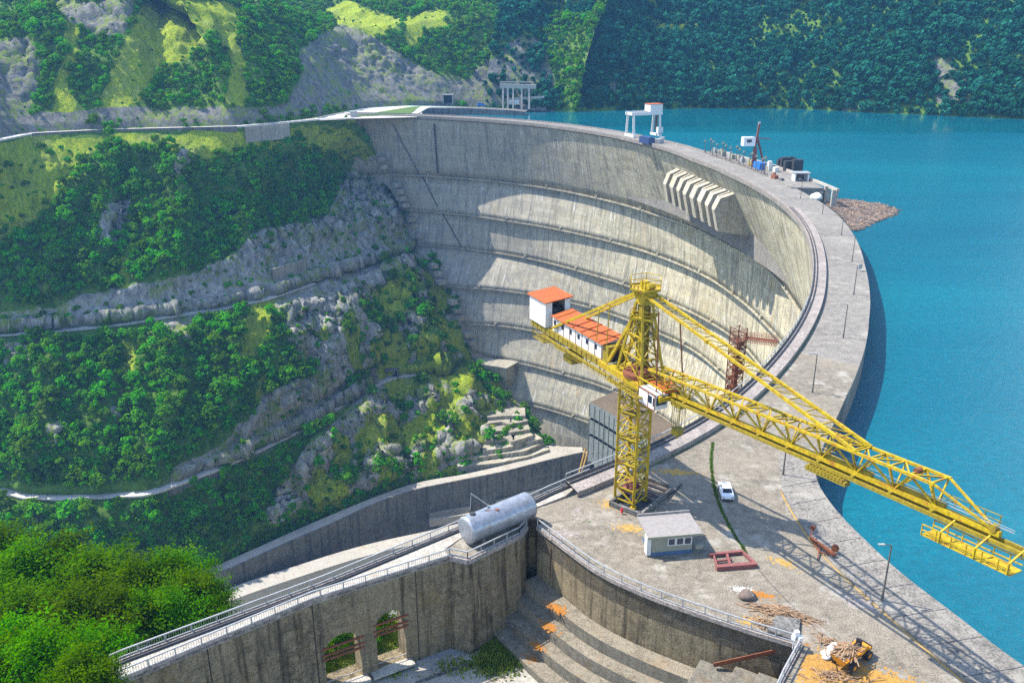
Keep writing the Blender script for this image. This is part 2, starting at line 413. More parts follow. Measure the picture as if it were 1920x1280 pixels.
# lake-side deck with intake gear (upstream platform)
t = np.linspace(-5.5, 23, 60); mb = MB()
a, b = pt(t, r0(t)+12, .35), pt(t, r0(t)+np.interp(t, [-5.5, 0, 6, 23], [25, 26, 26, 20]), .35)
mb.strip(a, b, True)
b0 = b.copy(); b0[:, 2] = -14; mb.strip(b, b0, True)
mb.add([a[0], b[0], b0[0], (a[0][0], a[0][1], -14)], [(0, 1, 2, 3)]); mb.strip(a, a-np.array([0, 0, .36]), False)
part(mb, 'intake_platform', M['deck'], dam)
mb = MB()
c = pt(np.linspace(-7.5, 23, 50), r0(np.linspace(-7.5, 23, 50))+np.interp(np.linspace(-7.5, 23, 50), [-7.5, 0, 6, 23], [27.5, 26, 26, 20]), .9)
for p, q in zip(c[:-1], c[1:]): mb.bar(p, q, 1.0, 1.1)
part(mb, 'intake_beam', M['pale'], dam)
for q in (-5.2, -7.2): mb = MB(); mb.box(ptz(q, float(r0(np.array([q]))[0])+26.8, -3), (2.2, 1.8, 8), math.radians(q)); part(mb, 'intake_pier', M['pale'], dam)
# buttress on the far abutment (triangular block topped at the sixth gallery)
zt = BERM[5][0]+.6
bt = [U(868, 668, zt), U(976, 676, zt), U(950, 690, zt), U(905, 683, zt)]
mb = MB(); n_ = len(bt)
tip = U(948, 752, -204); tipl = U(925, 735, -200)
mb.add(bt+[(bt[0][0], bt[0][1]+6, -206), (bt[1][0], bt[1][1]+4, -206), tip, tipl], [(3, 2, 1, 0), (2, 6, 5, 1), (3, 7, 6, 2), (0, 4, 7, 3)])
part(mb, 'abutment_buttress', M['dam'], dam)
for i, (x, y, z) in enumerate([(712, 297, -32), (718, 312, -38), (742, 345, -52), (748, 358, -57), (752, 371, -62), (758, 383, -67), (770, 410, -79), (776, 421, -84), (786, 440, -90), (812, 497, -108), (820, 512, -113), (826, 528, -118), (848, 565, -131), (856, 580, -137), (862, 594, -142), (876, 625, -154), (884, 640, -160)]):
    p = U(x, y, z); mb = MB(); mb.box((p[0], p[1]-1.5, z), (5.5, 7, 3.2), math.radians(35)); part(mb, 'abutment_step', M['dam'], dam)
# arched door in the far wing of the dam
mb = MB()
p = U(660, 262, -19)
mb.box((p[0], p[1]-1, -19), (5, 2.2, 13), math.radians(-10)); mb.tube((p[0]-.2, p[1]-2.1, -12.5), (p[0]+.2, p[1]+.1, -12.5), 2.5, n=14)
part(mb, 'arched_portal', M['black'], dam)

# ------------------------------------------------------------------ outlet building at the dam's foot
OB = thing('outlet_building', 'pale three tiered outlet building with dark pipe bands at the foot of the dam', 'building', U(1180, 800, -228))
TO = np.linspace(-8, 43.5, 90)
def orad(t): return rk(6, t)-20
mb = MB(); mr_ = MB()
ft = [(-173.0, -183.5), (-185.5, -195.5), (-197.5, -228)]
for (za, zb) in ft:
    a, b = pt(TO, orad(TO), za), pt(TO, orad(TO), zb); mb.strip(a, b, False)
    mr_.strip(a, pt(TO, orad(TO)+26, za), True)
    e = [a[-1], b[-1], ptz(TO[-1], orad(TO)[-1]+26, zb), ptz(TO[-1], orad(TO)[-1]+26, za)]; mb.add(e, [(3, 2, 1, 0)])
part(mb, 'wall', M['panel'], OB); part(mr_, 'roof', M['brown_roof'], OB)
mb = MB()
for za, zb in ((-183.5, -185.5), (-195.5, -197.5)):
    a, b = pt(TO, orad(TO)+1.3, za), pt(TO, orad(TO)+1.3, zb); mb.strip(a, b, False)
    mb.strip(b, pt(TO, orad(TO), zb), True)
    for q in range(0, 89): mb.bar(a[q]*1.0+np.array([-.3, -.3, 0]), b[q]+np.array([-.3, -.3, 0]), .5)
part(mb, 'pipe_band', M['dark'], OB)
for q in np.linspace(TO[0], TO[-1], 40):
    mb = MB(); p = ptz(q, orad(np.array([q]))[0]-.2, -193); mb.box(p, (.35, .35, 38), 0); part(mb, 'pilaster', M['plaster'], OB)
mb = MB()
p = ptz(42.5, orad(np.array([42.5]))[0]-.5, -222); mb.box(p, (5, 4, 11), math.radians(42))
part(mb, 'doorway', M['black'], OB)
mb = MB()
for q, dz in ((44.6, 0), (44.0, 1.0)):
    r_ = orad(np.array([q]))[0]
    mb.bar(ptz(q, r_-4, -227), ptz(q, r_+2, -210-dz), 1.0)
part(mb, 'leaning_plank', M['ochre'], OB)
# concrete corbel bowl on the dam foot
mb = MB()
p = U(1045, 737, -192)
for i in range(9):
    a = math.pi*i/8
mb.tube((p[0], p[1], -198), (p[0], p[1], -192), 1.0, 4.2, 14)
part(mb, 'corbel', M['dam'], dam)
for (x1, y1, z1, x2, y2, z2) in ((1002, 683, -176, 1040, 734, -192), (1055, 768, -202, 1092, 828, -224)):
    mb = MB(); mb.bar(U(x1, y1-2, z1), U(x2, y2-2, z2), .9, .9); part(mb, 'stair_flight', M['pale'], dam)

# ================================================================== rusty lift tower inside the curve of the dam
rt = thing('lift_tower', 'rusty brown lattice lift tower standing against the dam face beside the crest', 'tower', UT(1372, 745, 205))
tb_, tt_ = np.array(UT(1372, 745, 205)), np.array(UT(1388, 606, 205))
zz = np.array([tb_[0]*.5+tt_[0]*.5, tb_[1]*.5+tt_[1]*.5])
z0_, z1_ = tb_[2]-12, tt_[2]; hw = 1.35
mb = MB(); mb2 = MB()
ca, sa = math.cos(.5), math.sin(.5)
cn = [(zz[0]+ca*i*hw-sa*j*hw, zz[1]+sa*i*hw+ca*j*hw) for i, j in ((-1, -1), (1, -1), (1, 1), (-1, 1))]
for c in cn: mb.bar((*c, z0_), (*c, z1_), .22)
part(mb, 'leg', M['rust'], rt)
mb = MB()
zq = z0_
while zq < z1_-1.2:
    for i in range(4):
        a, b = cn[i], cn[(i+1) % 4]
        mb.bar((*a, zq), (*b, zq), .13); mb.bar((*a, zq), (*b, zq+1.6), .1); mb.bar((*b, zq), (*a, zq+1.6), .1)
    zq += 1.6
part(mb, 'bracing', M['rust'], rt)
mb = MB()
zq = z0_+1; s_ = 0
while zq < z1_-2:
    for i in (0, 2):
        if (s_*7+i) % 3: mb.box(((cn[i][0]+cn[(i+1) % 4][0])/2, (cn[i][1]+cn[(i+1) % 4][1])/2, zq), (1.9, .06, 1.3), .5+(0 if i % 2 == 0 else 1.57))
    mb.box((zz[0], zz[1], zq+.8), (2.2, 2.2, .08), .5); zq += 2.4; s_ += 1
part(mb, 'landing', M['rust'], rt)
mb = MB()
mb.box((zz[0], zz[1], (z0_+z1_)/2-2), (1.1, 1.0, z1_-z0_-6), .5)
part(mb, 'lift_shaft', M['rust'], rt)
pa, pb = np.array(UT(1396, 632, 205)), np.array(UT(1458, 640, 186))
mb = MB(); e_ = np.array([0, 0, 1.1]); w_ = np.array([.5, .9, 0])
for o_ in (w_*.7, -w_*.7):
    mb.bar(pa+o_, pb+o_, .18); mb.bar(pa+o_+e_, pb+o_+e_, .12); mb.bar(pa+o_-e_*.8, pb+o_-e_*.8, .12)
    for i in range(15):
        f = i/14; q = pa+(pb-pa)*f; mb.bar(q+o_-e_*.8, q+o_+e_, .07)
        if i < 14: q2 = pa+(pb-pa)*(i+1)/14; mb.bar(q+o_-e_*.8, q2+o_, .07)
for i in range(25): q = pa+(pb-pa)*i/24; mb.bar(q-w_*.7, q+w_*.7, .35, .06)
part(mb, 'footbridge', M['rust'], rt)
# ================================================================== TERRAIN
def row_px(pts, z): return [(x, y, z) for x, y in pts]
def row3(pts, z, n, x0=None):
    """image-surveyed contour at height z (or list of heights), resampled to n stations evenly in bearing"""
    pts = np.array(pts, float); zz = np.full(len(pts), float(z)) if np.isscalar(z) else np.array(z, float)
    xs = np.linspace(pts[0, 0], pts[-1, 0], n)
    ys = np.interp(xs, pts[:, 0], pts[:, 1]); zs = np.interp(xs, pts[:, 0], zz)
    k = np.ones(9)/9; ys = np.convolve(np.pad(ys, 4, mode='reflect', reflect_type='odd'), k, 'valid')
    return np.array([U(x, y, z_) for x, y, z_ in zip(xs, ys, zs)])
NC = 380
R0 = row3([(-90, 1262), (200, 1150), (390, 1068), (500, 1005), (600, 958), (700, 925), (740, 908), (850, 880), (900, 868), (1000, 845), (1030, 832)], -216, NC)
R05 = row3([(-90, 1100), (200, 1040), (390, 990), (500, 935), (600, 893), (700, 852), (800, 812), (880, 782), (972, 757)], -200, NC)
R1 = row3([(-90, 915), (0, 922), (45, 935), (115, 937), (270, 930), (300, 922), (400, 885), (500, 840), (600, 790), (680, 734), (740, 709), (800, 702), (850, 690), (892, 672)], -172, NC)
R15 = row3([(-90, 785), (0, 780), (200, 765), (330, 745), (500, 700), (620, 650), (700, 610), (780, 575), (858, 578)], -137, NC)
R2 = row3([(-90, 632), (0, 630), (133, 620), (233, 609), (333, 593), (417, 580), (500, 563), (560, 543), (640, 516), (720, 492), (803, 464)], -103, NC)
R25 = row3([(-90, 430), (0, 425), (200, 415), (440, 385), (600, 345), (690, 325), (736, 330)], -50, NC)
R3 = row3([(-90, 278), (0, 263), (60, 251), (200, 244), (440, 238), (520, 231), (600, 224), (664, 222)], 0, NC)
def inland(R, d, dz=0):
    T = np.gradient(R[:, :2], axis=0)
    for _ in range(6): T = (np.roll(T, 1, 0)+T+np.roll(T, -1, 0))/3
    T[:8] = T[8]; T[-8:] = T[-9]
    T /= np.linalg.norm(T, axis=1)[:, None]
    Q = R.copy(); Q[:, 0] += -T[:, 1]*d; Q[:, 1] += T[:, 0]*d; Q[:, 2] += dz; return Q
seq = [(inland(R0, -.5, -8), 1), (R0, 28), (R05, 26), (R1, 3), (inland(R1, 4.2), 3), (inland(R1, 6.5, 7), 32), (R15, 32), (R2, 3), (inland(R2, 4.2), 3), (inland(R2, 6.5, 9), 44), (R25, 40), (R3, 3), (inland(R3, 5.5), 1)]
rows = []; amp = []; FLATR = []
ENDS = {0: (0, 0), 1: (0, 1), 2: (1, 0), 5: (0, 1), 6: (1, 0), 9: (0, 1), 10: (1, 0), 4: (0, 0), 8: (0, 0)}
for i, (r, n) in enumerate(seq[:-1]):
    for f in np.arange(n)/n:
        rows.append(r+(seq[i+1][0]-r)*f)
        flat = (i in (3, 7, 11)); e0, e1 = ENDS.get(i, (0, 0)); up_ = lambda q: min(1, max(0, q*3.2))**1.3; FLATR.append(flat); amp.append(0.0 if flat else (1 if e0 else up_(f))*(1 if e1 else up_(1-f)))
rows.append(seq[-1][0]); amp.append(0); FLATR.append(True)
G = np.array(rows); AM = np.array(amp)[:, None]*np.ones((1, NC))
edge = np.clip((1-np.linspace(0, 1, NC))/.05, 0, 1); AM = AM*(.12+.88*edge)
flat = G.reshape(-1, 3)
def displace(G, AM, big, mid, small, s=0):
    P = G.reshape(-1, 3); Nn = np.cross(np.gradient(G, axis=1), np.gradient(G, axis=0)).reshape(-1, 3)
    Nn /= np.linalg.norm(Nn, axis=1)[:, None]+1e-9; Nn *= np.sign((Nn*(np.array([0, 0, CH])-P)).sum(1))[:, None]
    d = big*fbm(P*np.array([1, 1, .55]), 46, 3, s, True)+mid*fbm(P*np.array([1.3, 1.3, .6]), 15, 3, s+9, True)+small*fbm(P, 4.5, 3, s+20)
    return (P+Nn*(d*AM.reshape(-1))[:, None]).reshape(G.shape)
AMPR = np.array(amp)
G = displace(G, AM, 5.0, 3.2, 1.5)
def craggy(G, AM, k):
    P = G.reshape(-1, 3); rock, _g = cover(P); r_ = rock.reshape(G.shape[:2])
    for _ in range(3):
        b = np.pad(r_, 1, mode='edge'); r_ = (b[1:-1, 1:-1]+b[:-2, 1:-1]+b[2:, 1:-1]+b[1:-1, :-2]+b[1:-1, 2:])/5
    Nn = np.cross(np.gradient(G, axis=1), np.gradient(G, axis=0)).reshape(-1, 3); Nn /= np.linalg.norm(Nn, axis=1)[:, None]+1e-9; Nn *= np.sign((Nn*(np.array([0, 0, CH])-P)).sum(1))[:, None]
    d = 3.0*fbm(P*np.array([1.5, 1.5, .30]), 15, 4, 71, True)+1.1*fbm(P*np.array([1.2, 1.2, .4]), 4.2, 3, 83, True)
    return (P+Nn*(d*k*r_.reshape(-1)*AM.reshape(-1))[:, None]).reshape(G.shape)
# ---- ground cover map (what grows or lies where): polygons surveyed on the slope, evaluated once per vertex
def inpoly(x, y, poly):
    r = np.zeros(len(x), bool); n = len(poly); j = n-1
    for i in range(n):
        xi, yi = poly[i]; xj, yj = poly[j]
        c = ((yi > y) != (yj > y)) & (x < (xj-xi)*(y-yi)/((yj-yi) if yj != yi else 1e-9)+xi)
        r ^= c; j = i
    return r
ROCK = [[(560, 100), (640, 40), (720, 82), (800, 132), (880, 150), (915, 110), (985, 65), (1015, 72), (1045, 160), (1045, 206), (880, 200), (640, 207), (450, 234), (455, 205), (540, 190), (562, 130)],
        [(-100, 262), (0, 238), (80, 212), (250, 205), (452, 205), (452, 236), (200, 243), (60, 250), (-100, 275)],
        [(-100, 590), (60, 578), (200, 547), (330, 522), (420, 482), (480, 440), (610, 405), (650, 320), (690, 300), (745, 335), (790, 462), (640, 516), (500, 562), (330, 600), (-100, 632)],
        [(515, 565), (560, 530), (640, 516), (790, 470), (838, 545), (890, 665), (800, 692), (640, 705), (575, 690), (545, 640)],
        [(280, 918), (420, 830), (490, 745), (590, 700), (640, 690), (790, 690), (600, 788), (400, 888)],
        [(490, 985), (560, 845), (640, 775), (700, 730), (800, 702), (980, 760), (960, 800), (900, 860), (640, 945)],
        [(330, 280), (365, 285), (350, 325), (322, 330)], [(185, 385), (250, 370), (235, 450), (195, 470)], [(90, 790), (125, 775), (105, 835), (80, 835)], [(205, 760), (232, 745), (225, 800), (203, 800)], [(310, 600), (375, 590), (360, 635), (310, 640), (290, 665)],
        [(0, 640), (60, 650), (55, 680), (0, 690)],
        [(1095, 100), (1120, 105), (1180, 190), (1150, 192)], [(1745, 95), (1780, 100), (1830, 195), (1760, 200)], [(1560, 195), (1640, 190), (1640, 206), (1560, 210)], [(90, 0), (255, 0), (235, 60), (185, 75), (130, 40)], [(-60, 100), (60, 60), (80, 130), (40, 250), (-60, 250)]]
MIX = [(600, 620), (780, 490), (850, 560), (975, 760), (960, 800), (900, 862), (640, 948), (560, 980), (590, 850), (690, 740), (640, 705)]
GRASS = [[(270, 0), (430, 0), (420, 62), (300, 142), (262, 190), (200, 226), (183, 216), (212, 130), (235, 80)],
         [(420, 18), (452, 15), (447, 90), (462, 150), (462, 206), (418, 200), (432, 130), (415, 60)],
         [(138, 0), (152, 40), (142, 100), (132, 160), (137, 212), (86, 222), (108, 160), (118, 90), (122, 20)],
         [(755, 30), (830, 15), (840, 60), (790, 60), (780, 100), (765, 80)], [(640, 0), (760, 40), (700, 70), (600, 30)],
         [(-100, 275), (60, 256), (210, 256), (150, 300), (110, 370), (30, 450), (-100, 480)], [(210, 252), (440, 246), (660, 240), (735, 330), (655, 300), (560, 275), (380, 290), (240, 280)],
         [(222, 480), (245, 478), (238, 560), (215, 560)], [(228, 640), (250, 640), (246, 760), (225, 760)], [(470, 570), (520, 562), (510, 640), (470, 690), (445, 680)], [(480, 720), (500, 700), (500, 760), (480, 760)],
         [(800, 706), (880, 690), (935, 760), (900, 850), (860, 800), (770, 800)], [(640, 770), (720, 740), (735, 860), (640, 830)], [(700, 930), (870, 870), (870, 885), (660, 950)],
         [(640, 235), (790, 196), (760, 218), (660, 222)], [(1230, 40), (1300, 30), (1290, 60), (1240, 70)], [(1850, 160), (1920, 150), (1920, 200), (1860, 195)]]
def cover(P):
    x, y, d = proj(P)
    jx = fbm(P, 14, 3, 41)*26*(300/np.maximum(d, 150)); jy = fbm(P, 14, 3, 57)*26*(300/np.maximum(d, 150))
    rock = np.zeros(len(P)); grass = np.zeros(len(P))
    for p in ROCK: rock[inpoly(x+jx, y+jy, p)] = 1
    mixed = inpoly(x+jx, y+jy, MIX); nz = fbm(P*np.array([1, 1, .35]), 9, 4, 91)
    rock[mixed & (nz < .02)] = 0; grass[mixed & (nz < -.02)] = 1
    for p in GRASS: grass[inpoly(x+jx, y+jy, p)] = 1
    return rock, grass
def cover_attr(G):
    P = G.reshape(-1, 3); rock, grass = cover(P)
    def sm(a):
        a = a.reshape(G.shape[:2])
        for _ in range(2):
            b = np.pad(a, 1, mode='edge'); a = (b[1:-1, 1:-1]*2+b[:-2, 1:-1]+b[2:, 1:-1]+b[1:-1, :-2]+b[1:-1, 2:])/6
        return a.reshape(-1)
    return np.stack([sm(rock), sm(grass), np.zeros(len(P))], 1)
def terrain_mat(name, k=1.0):
    m, nt, out = mat(name); n = N(nt); P = pos(n)
    at = n('VertexColor', layer_name='cover').outputs[0]
    sp = n('SeparateColor', {'Color': at}); rk_, gr_ = sp.outputs[0], sp.outputs[1]
    b = n.noise(P, .06, 5, .7); md = n.noise(P, .35, 5, .75); fi = n.noise(P, 1.6, 3, .8)
    forest = n.mix(n.ramp(md, [(.35, 0), (.65, 1)]), (.04, .10, .012), (.12, .20, .025))
    grass = n.mix(n.ramp(md, [(.3, 0), (.7, 1)]), (.19, .30, .012), (.46, .47, .025))
    grass = n.mix(n.ramp(b, [(.5, 0), (.7, .6)]), grass, (.26, .25, .13))
    grass = n.mix(n.ramp(fi, [(.36, .85), (.54, 0)]), grass, (.055, .095, .010)); grass = n.mix(n.ramp(n.noise(n.mapping(P, (.5, .5, .12)), 1.0, 5, .75), [(.46, 0), (.6, .7)]), grass, (.085, .15, .012))
    sv = n.noise(n.mapping(P, (.30, .30, .10)), 1.0, 6, .75)
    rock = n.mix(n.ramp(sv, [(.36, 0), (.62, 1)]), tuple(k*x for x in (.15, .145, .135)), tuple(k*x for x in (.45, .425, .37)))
    rock = n.mix(n.ramp(b, [(.52, 0), (.66, .55)]), rock, (.29, .23, .16))
    rock = n.mix(n.ramp(fi, [(.28, .75), (.48, 0)]), rock, (.05, .05, .045))
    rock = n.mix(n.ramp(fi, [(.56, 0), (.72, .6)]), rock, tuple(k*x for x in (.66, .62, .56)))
    rock = n.mix(n.ramp(n.math('ADD', n.math('MULTIPLY', b, .5), n.math('MULTIPLY', md, .5)), [(.50, 0), (.56, .85)]), rock, (.15, .21, .024))   # grass growing in the cracks
    jit = n.math('ADD', n.math('MULTIPLY', n.math('SUBTRACT', md, .5), 1.1), 0.0)
    c = n.mix(n.math('GREATER_THAN', n.math('ADD', gr_, jit), .5), forest, grass)
    c = n.mix(n.math('GREATER_THAN', n.math('ADD', rk_, jit), .5), c, rock)
    finish(n, out, c, .95, n.bump(n.math('ADD', sv, n.math('MULTIPLY', fi, .6)), .9, 1.2), spec=.1)
    return m
M['slope'] = terrain_mat('hillside_ground', .85); M['mount'] = terrain_mat('mountain_ground', .5)  # mountain copy: its shade is put into a darker rock colour
def ribs(G, AM, lines):
    P = G.reshape(-1, 3); x, y, d = proj(P); Nn = np.cross(np.gradient(G, axis=1), np.gradient(G, axis=0)).reshape(-1, 3); Nn /= np.linalg.norm(Nn, axis=1)[:, None]+1e-9; Nn *= np.sign((Nn*(np.array([0, 0, CH])-P)).sum(1))[:, None]
    jx = fbm(P, 18, 3, 33)*14; tot = np.zeros(len(P))
    for pts, am, wl, wr in lines:
        pts = np.array(pts, float); cx = np.interp(y, pts[:, 1], pts[:, 0])+jx; end = np.clip((y-pts[0, 1])/25+.5, 0, 1)*np.clip((pts[-1, 1]-y)/25+.5, 0, 1)
        dx = x-cx; tot = tot+am*end*np.where(dx < 0, np.exp(-(dx/wl)**2), np.exp(-(dx/wr)**2))
    return (P+Nn*(tot*np.minimum(1, AM.reshape(-1)*1.3+.0))[:, None]).reshape(G.shape)
G = ribs(G, np.maximum(AM, .0), [([(752, 495), (770, 560), (800, 640), (835, 690)], 13, 55, 22), ([(690, 305), (715, 380), (745, 455)], 7, 30, 14), ([(560, 575), (590, 640), (600, 690)], -6, 22, 22), ([(655, 560), (690, 640), (705, 690)], 6, 30, 16),
    ([(600, 800), (628, 880), (640, 940)], 7, 32, 10), ([(700, 745), (722, 820), (735, 905)], 8, 34, 9), ([(748, 735), (752, 820), (765, 890)], -5, 12, 14), ([(868, 700), (872, 780), (880, 850)], 7, 36, 18), ([(800, 715), (815, 800), (820, 870)], 5, 22, 12), ([(520, 850), (545, 920), (560, 985)], 4, 20, 10),
    ([(240, 300), (225, 420), (200, 560)], -6, 18, 26), ([(330, 300), (345, 400), (325, 530)], 6, 30, 18), ([(140, 340), (120, 430), (90, 560)], 6, 34, 22), ([(470, 300), (470, 380), (450, 470)], 6, 30, 18), ([(590, 300), (585, 350), (560, 420)], 5, 24, 14), ([(232, 640), (232, 760), (215, 880)], -6, 16, 22), ([(340, 640), (330, 740), (290, 860)], 6, 34, 20), ([(110, 650), (95, 760), (60, 880)], 6, 34, 20), ([(450, 610), (455, 690), (430, 770)], 6, 28, 16)])
G = craggy(G, AM, 2.4)
tag(grid_mesh('hillside', G, M['slope'], None, {'cover': cover_attr(G)}), kind='structure')
HILL = G
# roads on the benches
def ribbon(name, R, d0, d1, dz, m, extra=0):
    a, b = inland(R, d0, dz), inland(R, d1, dz); mb = MB(); mb.strip(a, b)
    mb.strip(a-np.array([0, 0, 1.0]), a); return tag(mb.build(name, m), kind='structure')
ribbon('top_road', R3, -.4, 5.2, .35, M['road']); ribbon('middle_road', R2[:-90], -.9, 4.0, .9, M['road']); ribbon('lower_road', R1[:-36], -1.0, 4.2, .9, M['road'])
def wall_on(name, label, R, i0, i1, d, zt, zb, m, cat='wall', th=.5):
    a = inland(R, d)[i0:i1]; b = inland(R, d+th)[i0:i1]; mb = MB()
    z = np.array([0, 0, 1.0])
    mb.strip(a+z*zb, a+z*zt); mb.strip(a+z*zt, b+z*zt); mb.strip(b+z*zt, b+z*zb)
    return tag(mb.build(name, m), label, cat)
# parapet/retaining walls along the roads
ii = lambda R, x: int(np.argmin(np.abs(proj(R)[0]-x)))
wall_on('retaining_wall', 'long dark retaining wall below the top road on the upper slope', R3, ii(R3, 60), ii(R3, 446), -.9, .5, -3.4, M['grey_wall'])
wall_on('retaining_wall', 'tall grey concrete retaining wall under the top road near the dam', R3, ii(R3, 456), ii(R3, 540), -2.2, -.5, -11, M['dam'])
wall_on('road_wall', 'low stone wall edging the middle gravel road', R2, ii(R2, 140), ii(R2, 540), -.8, .4, -2.6, M['grey_wall'])
wall_on('road_wall', 'grey masonry wall holding up the lower gravel road', R1, ii(R1, 300), ii(R1, 785), -.8, .4, -4.2, M['grey_wall'])
tag(wall_on('cliff_panel', 'pale sprayed concrete facing on the cliff above the middle road', R2, ii(R2, 528), ii(R2, 592), 6.0, 17, .2, M['dam'], th=1.2), kind=None)
# portal shelters
def shelter(px, py, t, w, h, label, name='portal_shelter', m=None, cat='shelter'):
    p = UT(px, py, t); s = thing(name, label, cat, p)
    for e in (-1, 1): mb = MB(); mb.box((p[0]+e*(w/2-.4), p[1], p[2]+h/2), (.8, 4, h)); part(mb, 'wall', m or M['grey_wall'], s)
    mb = MB(); mb.box((p[0], p[1], p[2]+h+.4), (w+.6, 4.6, .8)); part(mb, 'roof_slab', m or M['grey_wall'], s)
    mb = MB(); mb.box((p[0], p[1]+1.2, p[2]+h/2), (w-1.7, .5, h-.02)); part(mb, 'doorway', M['black'], s)
    return s
ri_ = inland(R2, 3.0); k = ii(R2, 444); p = ri_[k]; x, y, d = proj(ri_[k:k+1]); shelter(444, float(y[0]), float(d[0]), 7, 6, 'small concrete portal shelter beside the middle gravel road')
ri_ = inland(R1, 3.4); k = ii(R1, 736); x, y, d = proj(ri_[k:k+1]); shelter(736, float(y[0]), float(d[0]), 9, 6, 'arched concrete tunnel portal at the inner end of the lower road', 'tunnel_portal', None, 'tunnel portal')
for i, (xp, dz, lab) in enumerate([(655, 9, 'lowest stepped concrete buttress beside the lower road'), (682, 11, 'middle stepped concrete buttress beside the lower road'), (708, 12, 'tall stepped concrete buttress next to the tunnel portal on the lower road')]):
    k = ii(R1, xp); p = inland(R1, 5.0)[k]; s = MB()
    s.box((p[0], p[1], p[2]+dz/2), (5.5, 4, dz), .6); s.box((p[0]-.5, p[1]+3, p[2]+dz*.8), (5, 4, dz*1.1), .6); s.box((p[0]+2.2, p[1]-2.2, p[2]+dz*.25), (4, 3, dz*.5), .6)
    tag(s.build('buttress', M['grey_wall']), lab, 'buttress')
# ---- gorge floor, river wall and the white road on it
W0 = row3([(384, 1085), (455, 1057), (530, 1022), (605, 990), (667, 962), (705, 944), (780, 918), (860, 902), (941, 886), (1022, 865), (1081, 851), (1092, 849)], -215.5, 160)
Wt = inland(W0, 6.5)
W_in = row3([(384, 1070), (405, 1060), (455, 1038), (505, 1016), (555, 993), (630, 961), (692, 935), (755, 912), (805, 899), (860, 891), (941, 873), (1002, 857), (1033, 836), (1092, 838)], -215.3, 160)
mb = MB(); mb.strip(W0, W_in); tag(mb.build('wall_top_road', M['pale']), kind='structure')
rw = MB(); zz_ = np.array([0, 0, 1.0]); rw.strip(W0-zz_*34, W0+zz_*.6); rw.strip(W0+zz_*.6, inland(W0, .8)+zz_*.6); rw.strip(inland(W0, .8)+zz_*.6, inland(W0, .8)-zz_*.2)
tag(rw.build('river_wall', M['grey_wall']), 'long curving dark river wall with a pale walkway along its top', 'wall')
# apron in front of the dam's foot
ap = [U(1030, 832, -215.7), U(1128, 852, -215.7), U(1180, 860, -215.7), U(1190, 905, -215.7), U(1092, 848, -215.7), U(960, 868, -215.7)]
mb = MB(); mb.add(ap, [(5, 4, 3, 2, 1, 0)]); tag(mb.build('apron', M['pale']), kind='structure')
w2 = np.array([U(1092, 849, -215.5), U(1120, 858, -215.5), U(1150, 868, -215.5), U(1230, 900, -215.5)]); w2 = resample(w2, 20)
rw = MB(); rw.strip(w2-zz_*34, w2+zz_*.6, True); rw.strip(w2+zz_*.6, w2+zz_*.6+np.array([1, 2, 0])*.4, True)
tag(rw.build('river_wall', M['grey_wall']), 'short dark river wall closing the channel beside the dam apron', 'wall')
# gorge floor
def q(*a): return U(*a)
fl = [U(-200, 1330, -249), U(380, 1100, -249), U(600, 1010, -249), U(850, 930, -249), U(1092, 880, -249), U(1300, 900, -249), U(1300, 1100, -249), U(300, 1500, -249)]
nx = 60; g = []
for j in np.linspace(0, 1, 40):
    a = np.array(resample(np.array(fl[:5]), nx)); b_ = resample(np.array([fl[7], fl[6], fl[5]]), nx); g.append(a+(b_-a)*j)
g = np.array(g); g[:, :, 2] += fbm(g.reshape(-1, 3), 12, 3, 5).reshape(g.shape[:2])*1.2
tag(grid_mesh('gorge_floor', g, M['gravel'], None), kind='structure')
strip_ = row3([(400, 1140), (442, 1121), (485, 1106), (560, 1081), (655, 1050), (730, 1030), (817, 1012), (900, 990)], -224, 60)
mb = MB(); mb.strip(strip_, inland(strip_, 11)); mb.strip(strip_-zz_*16, strip_); mb.strip(inland(strip_, 11), inland(strip_, 11)-zz_*16)
tag(mb.build('quay_wall', M['pale']), 'broad white concrete quay wall in the gorge beyond the bridge railing', 'wall')
for (a_, b_, c_) in (((805, 968), (880, 955), 0), ((805, 980), (880, 968), 1), ((930, 945), (1010, 922), 2), ((930, 932), (1020, 908), 3)):
    p, q_ = U(*a_, -237), U(*b_, -237); s = MB(); s.bar(p, q_, 1.6, 5)
    tag(s.build('river_step', M['pale']), ['lower pale concrete step low in the river channel', 'lowest pale concrete step at the foot of the channel', 'pale concrete step beyond the tank, lower of two', 'pale concrete step beyond the tank, upper of two'][c_], 'step')
# stepped terraces at the abutment foot
sw = thing('stepped_wall', 'flight of curved concrete retaining terraces climbing the rock at the dam foot', 'terrace', U(960, 860, -225))
LV = [([(858, 874), (930, 868), (990, 856), (1030, 842)], -213.5), ([(862, 861), (930, 852), (985, 845), (1020, 829)], -210.5), ([(905, 844), (955, 838), (985, 828), (1018, 822)], -207.5), ([(908, 826), (950, 822), (960, 828), (1000, 815)], -204.5), ([(910, 810), (948, 806), (958, 810), (994, 804)], -202), ([(912, 794), (940, 790), (955, 795), (990, 788)], -199.5), ([(914, 782), (945, 779), (985, 779)], -197)]
for pts, z in LV:
    a = np.array([U(x, y, z) for x, y in pts]); a = resample(a, 24); b_ = inland(np.array(a), 14); mb = MB()
    mb.strip(a-zz_*7, a); mb.strip(a, b_); mb.add([a[-1]-zz_*7, a[-1], b_[-1], b_[-1]-zz_*7], [(3, 2, 1, 0)])
    part(mb, 'terrace', M['dam'], sw)
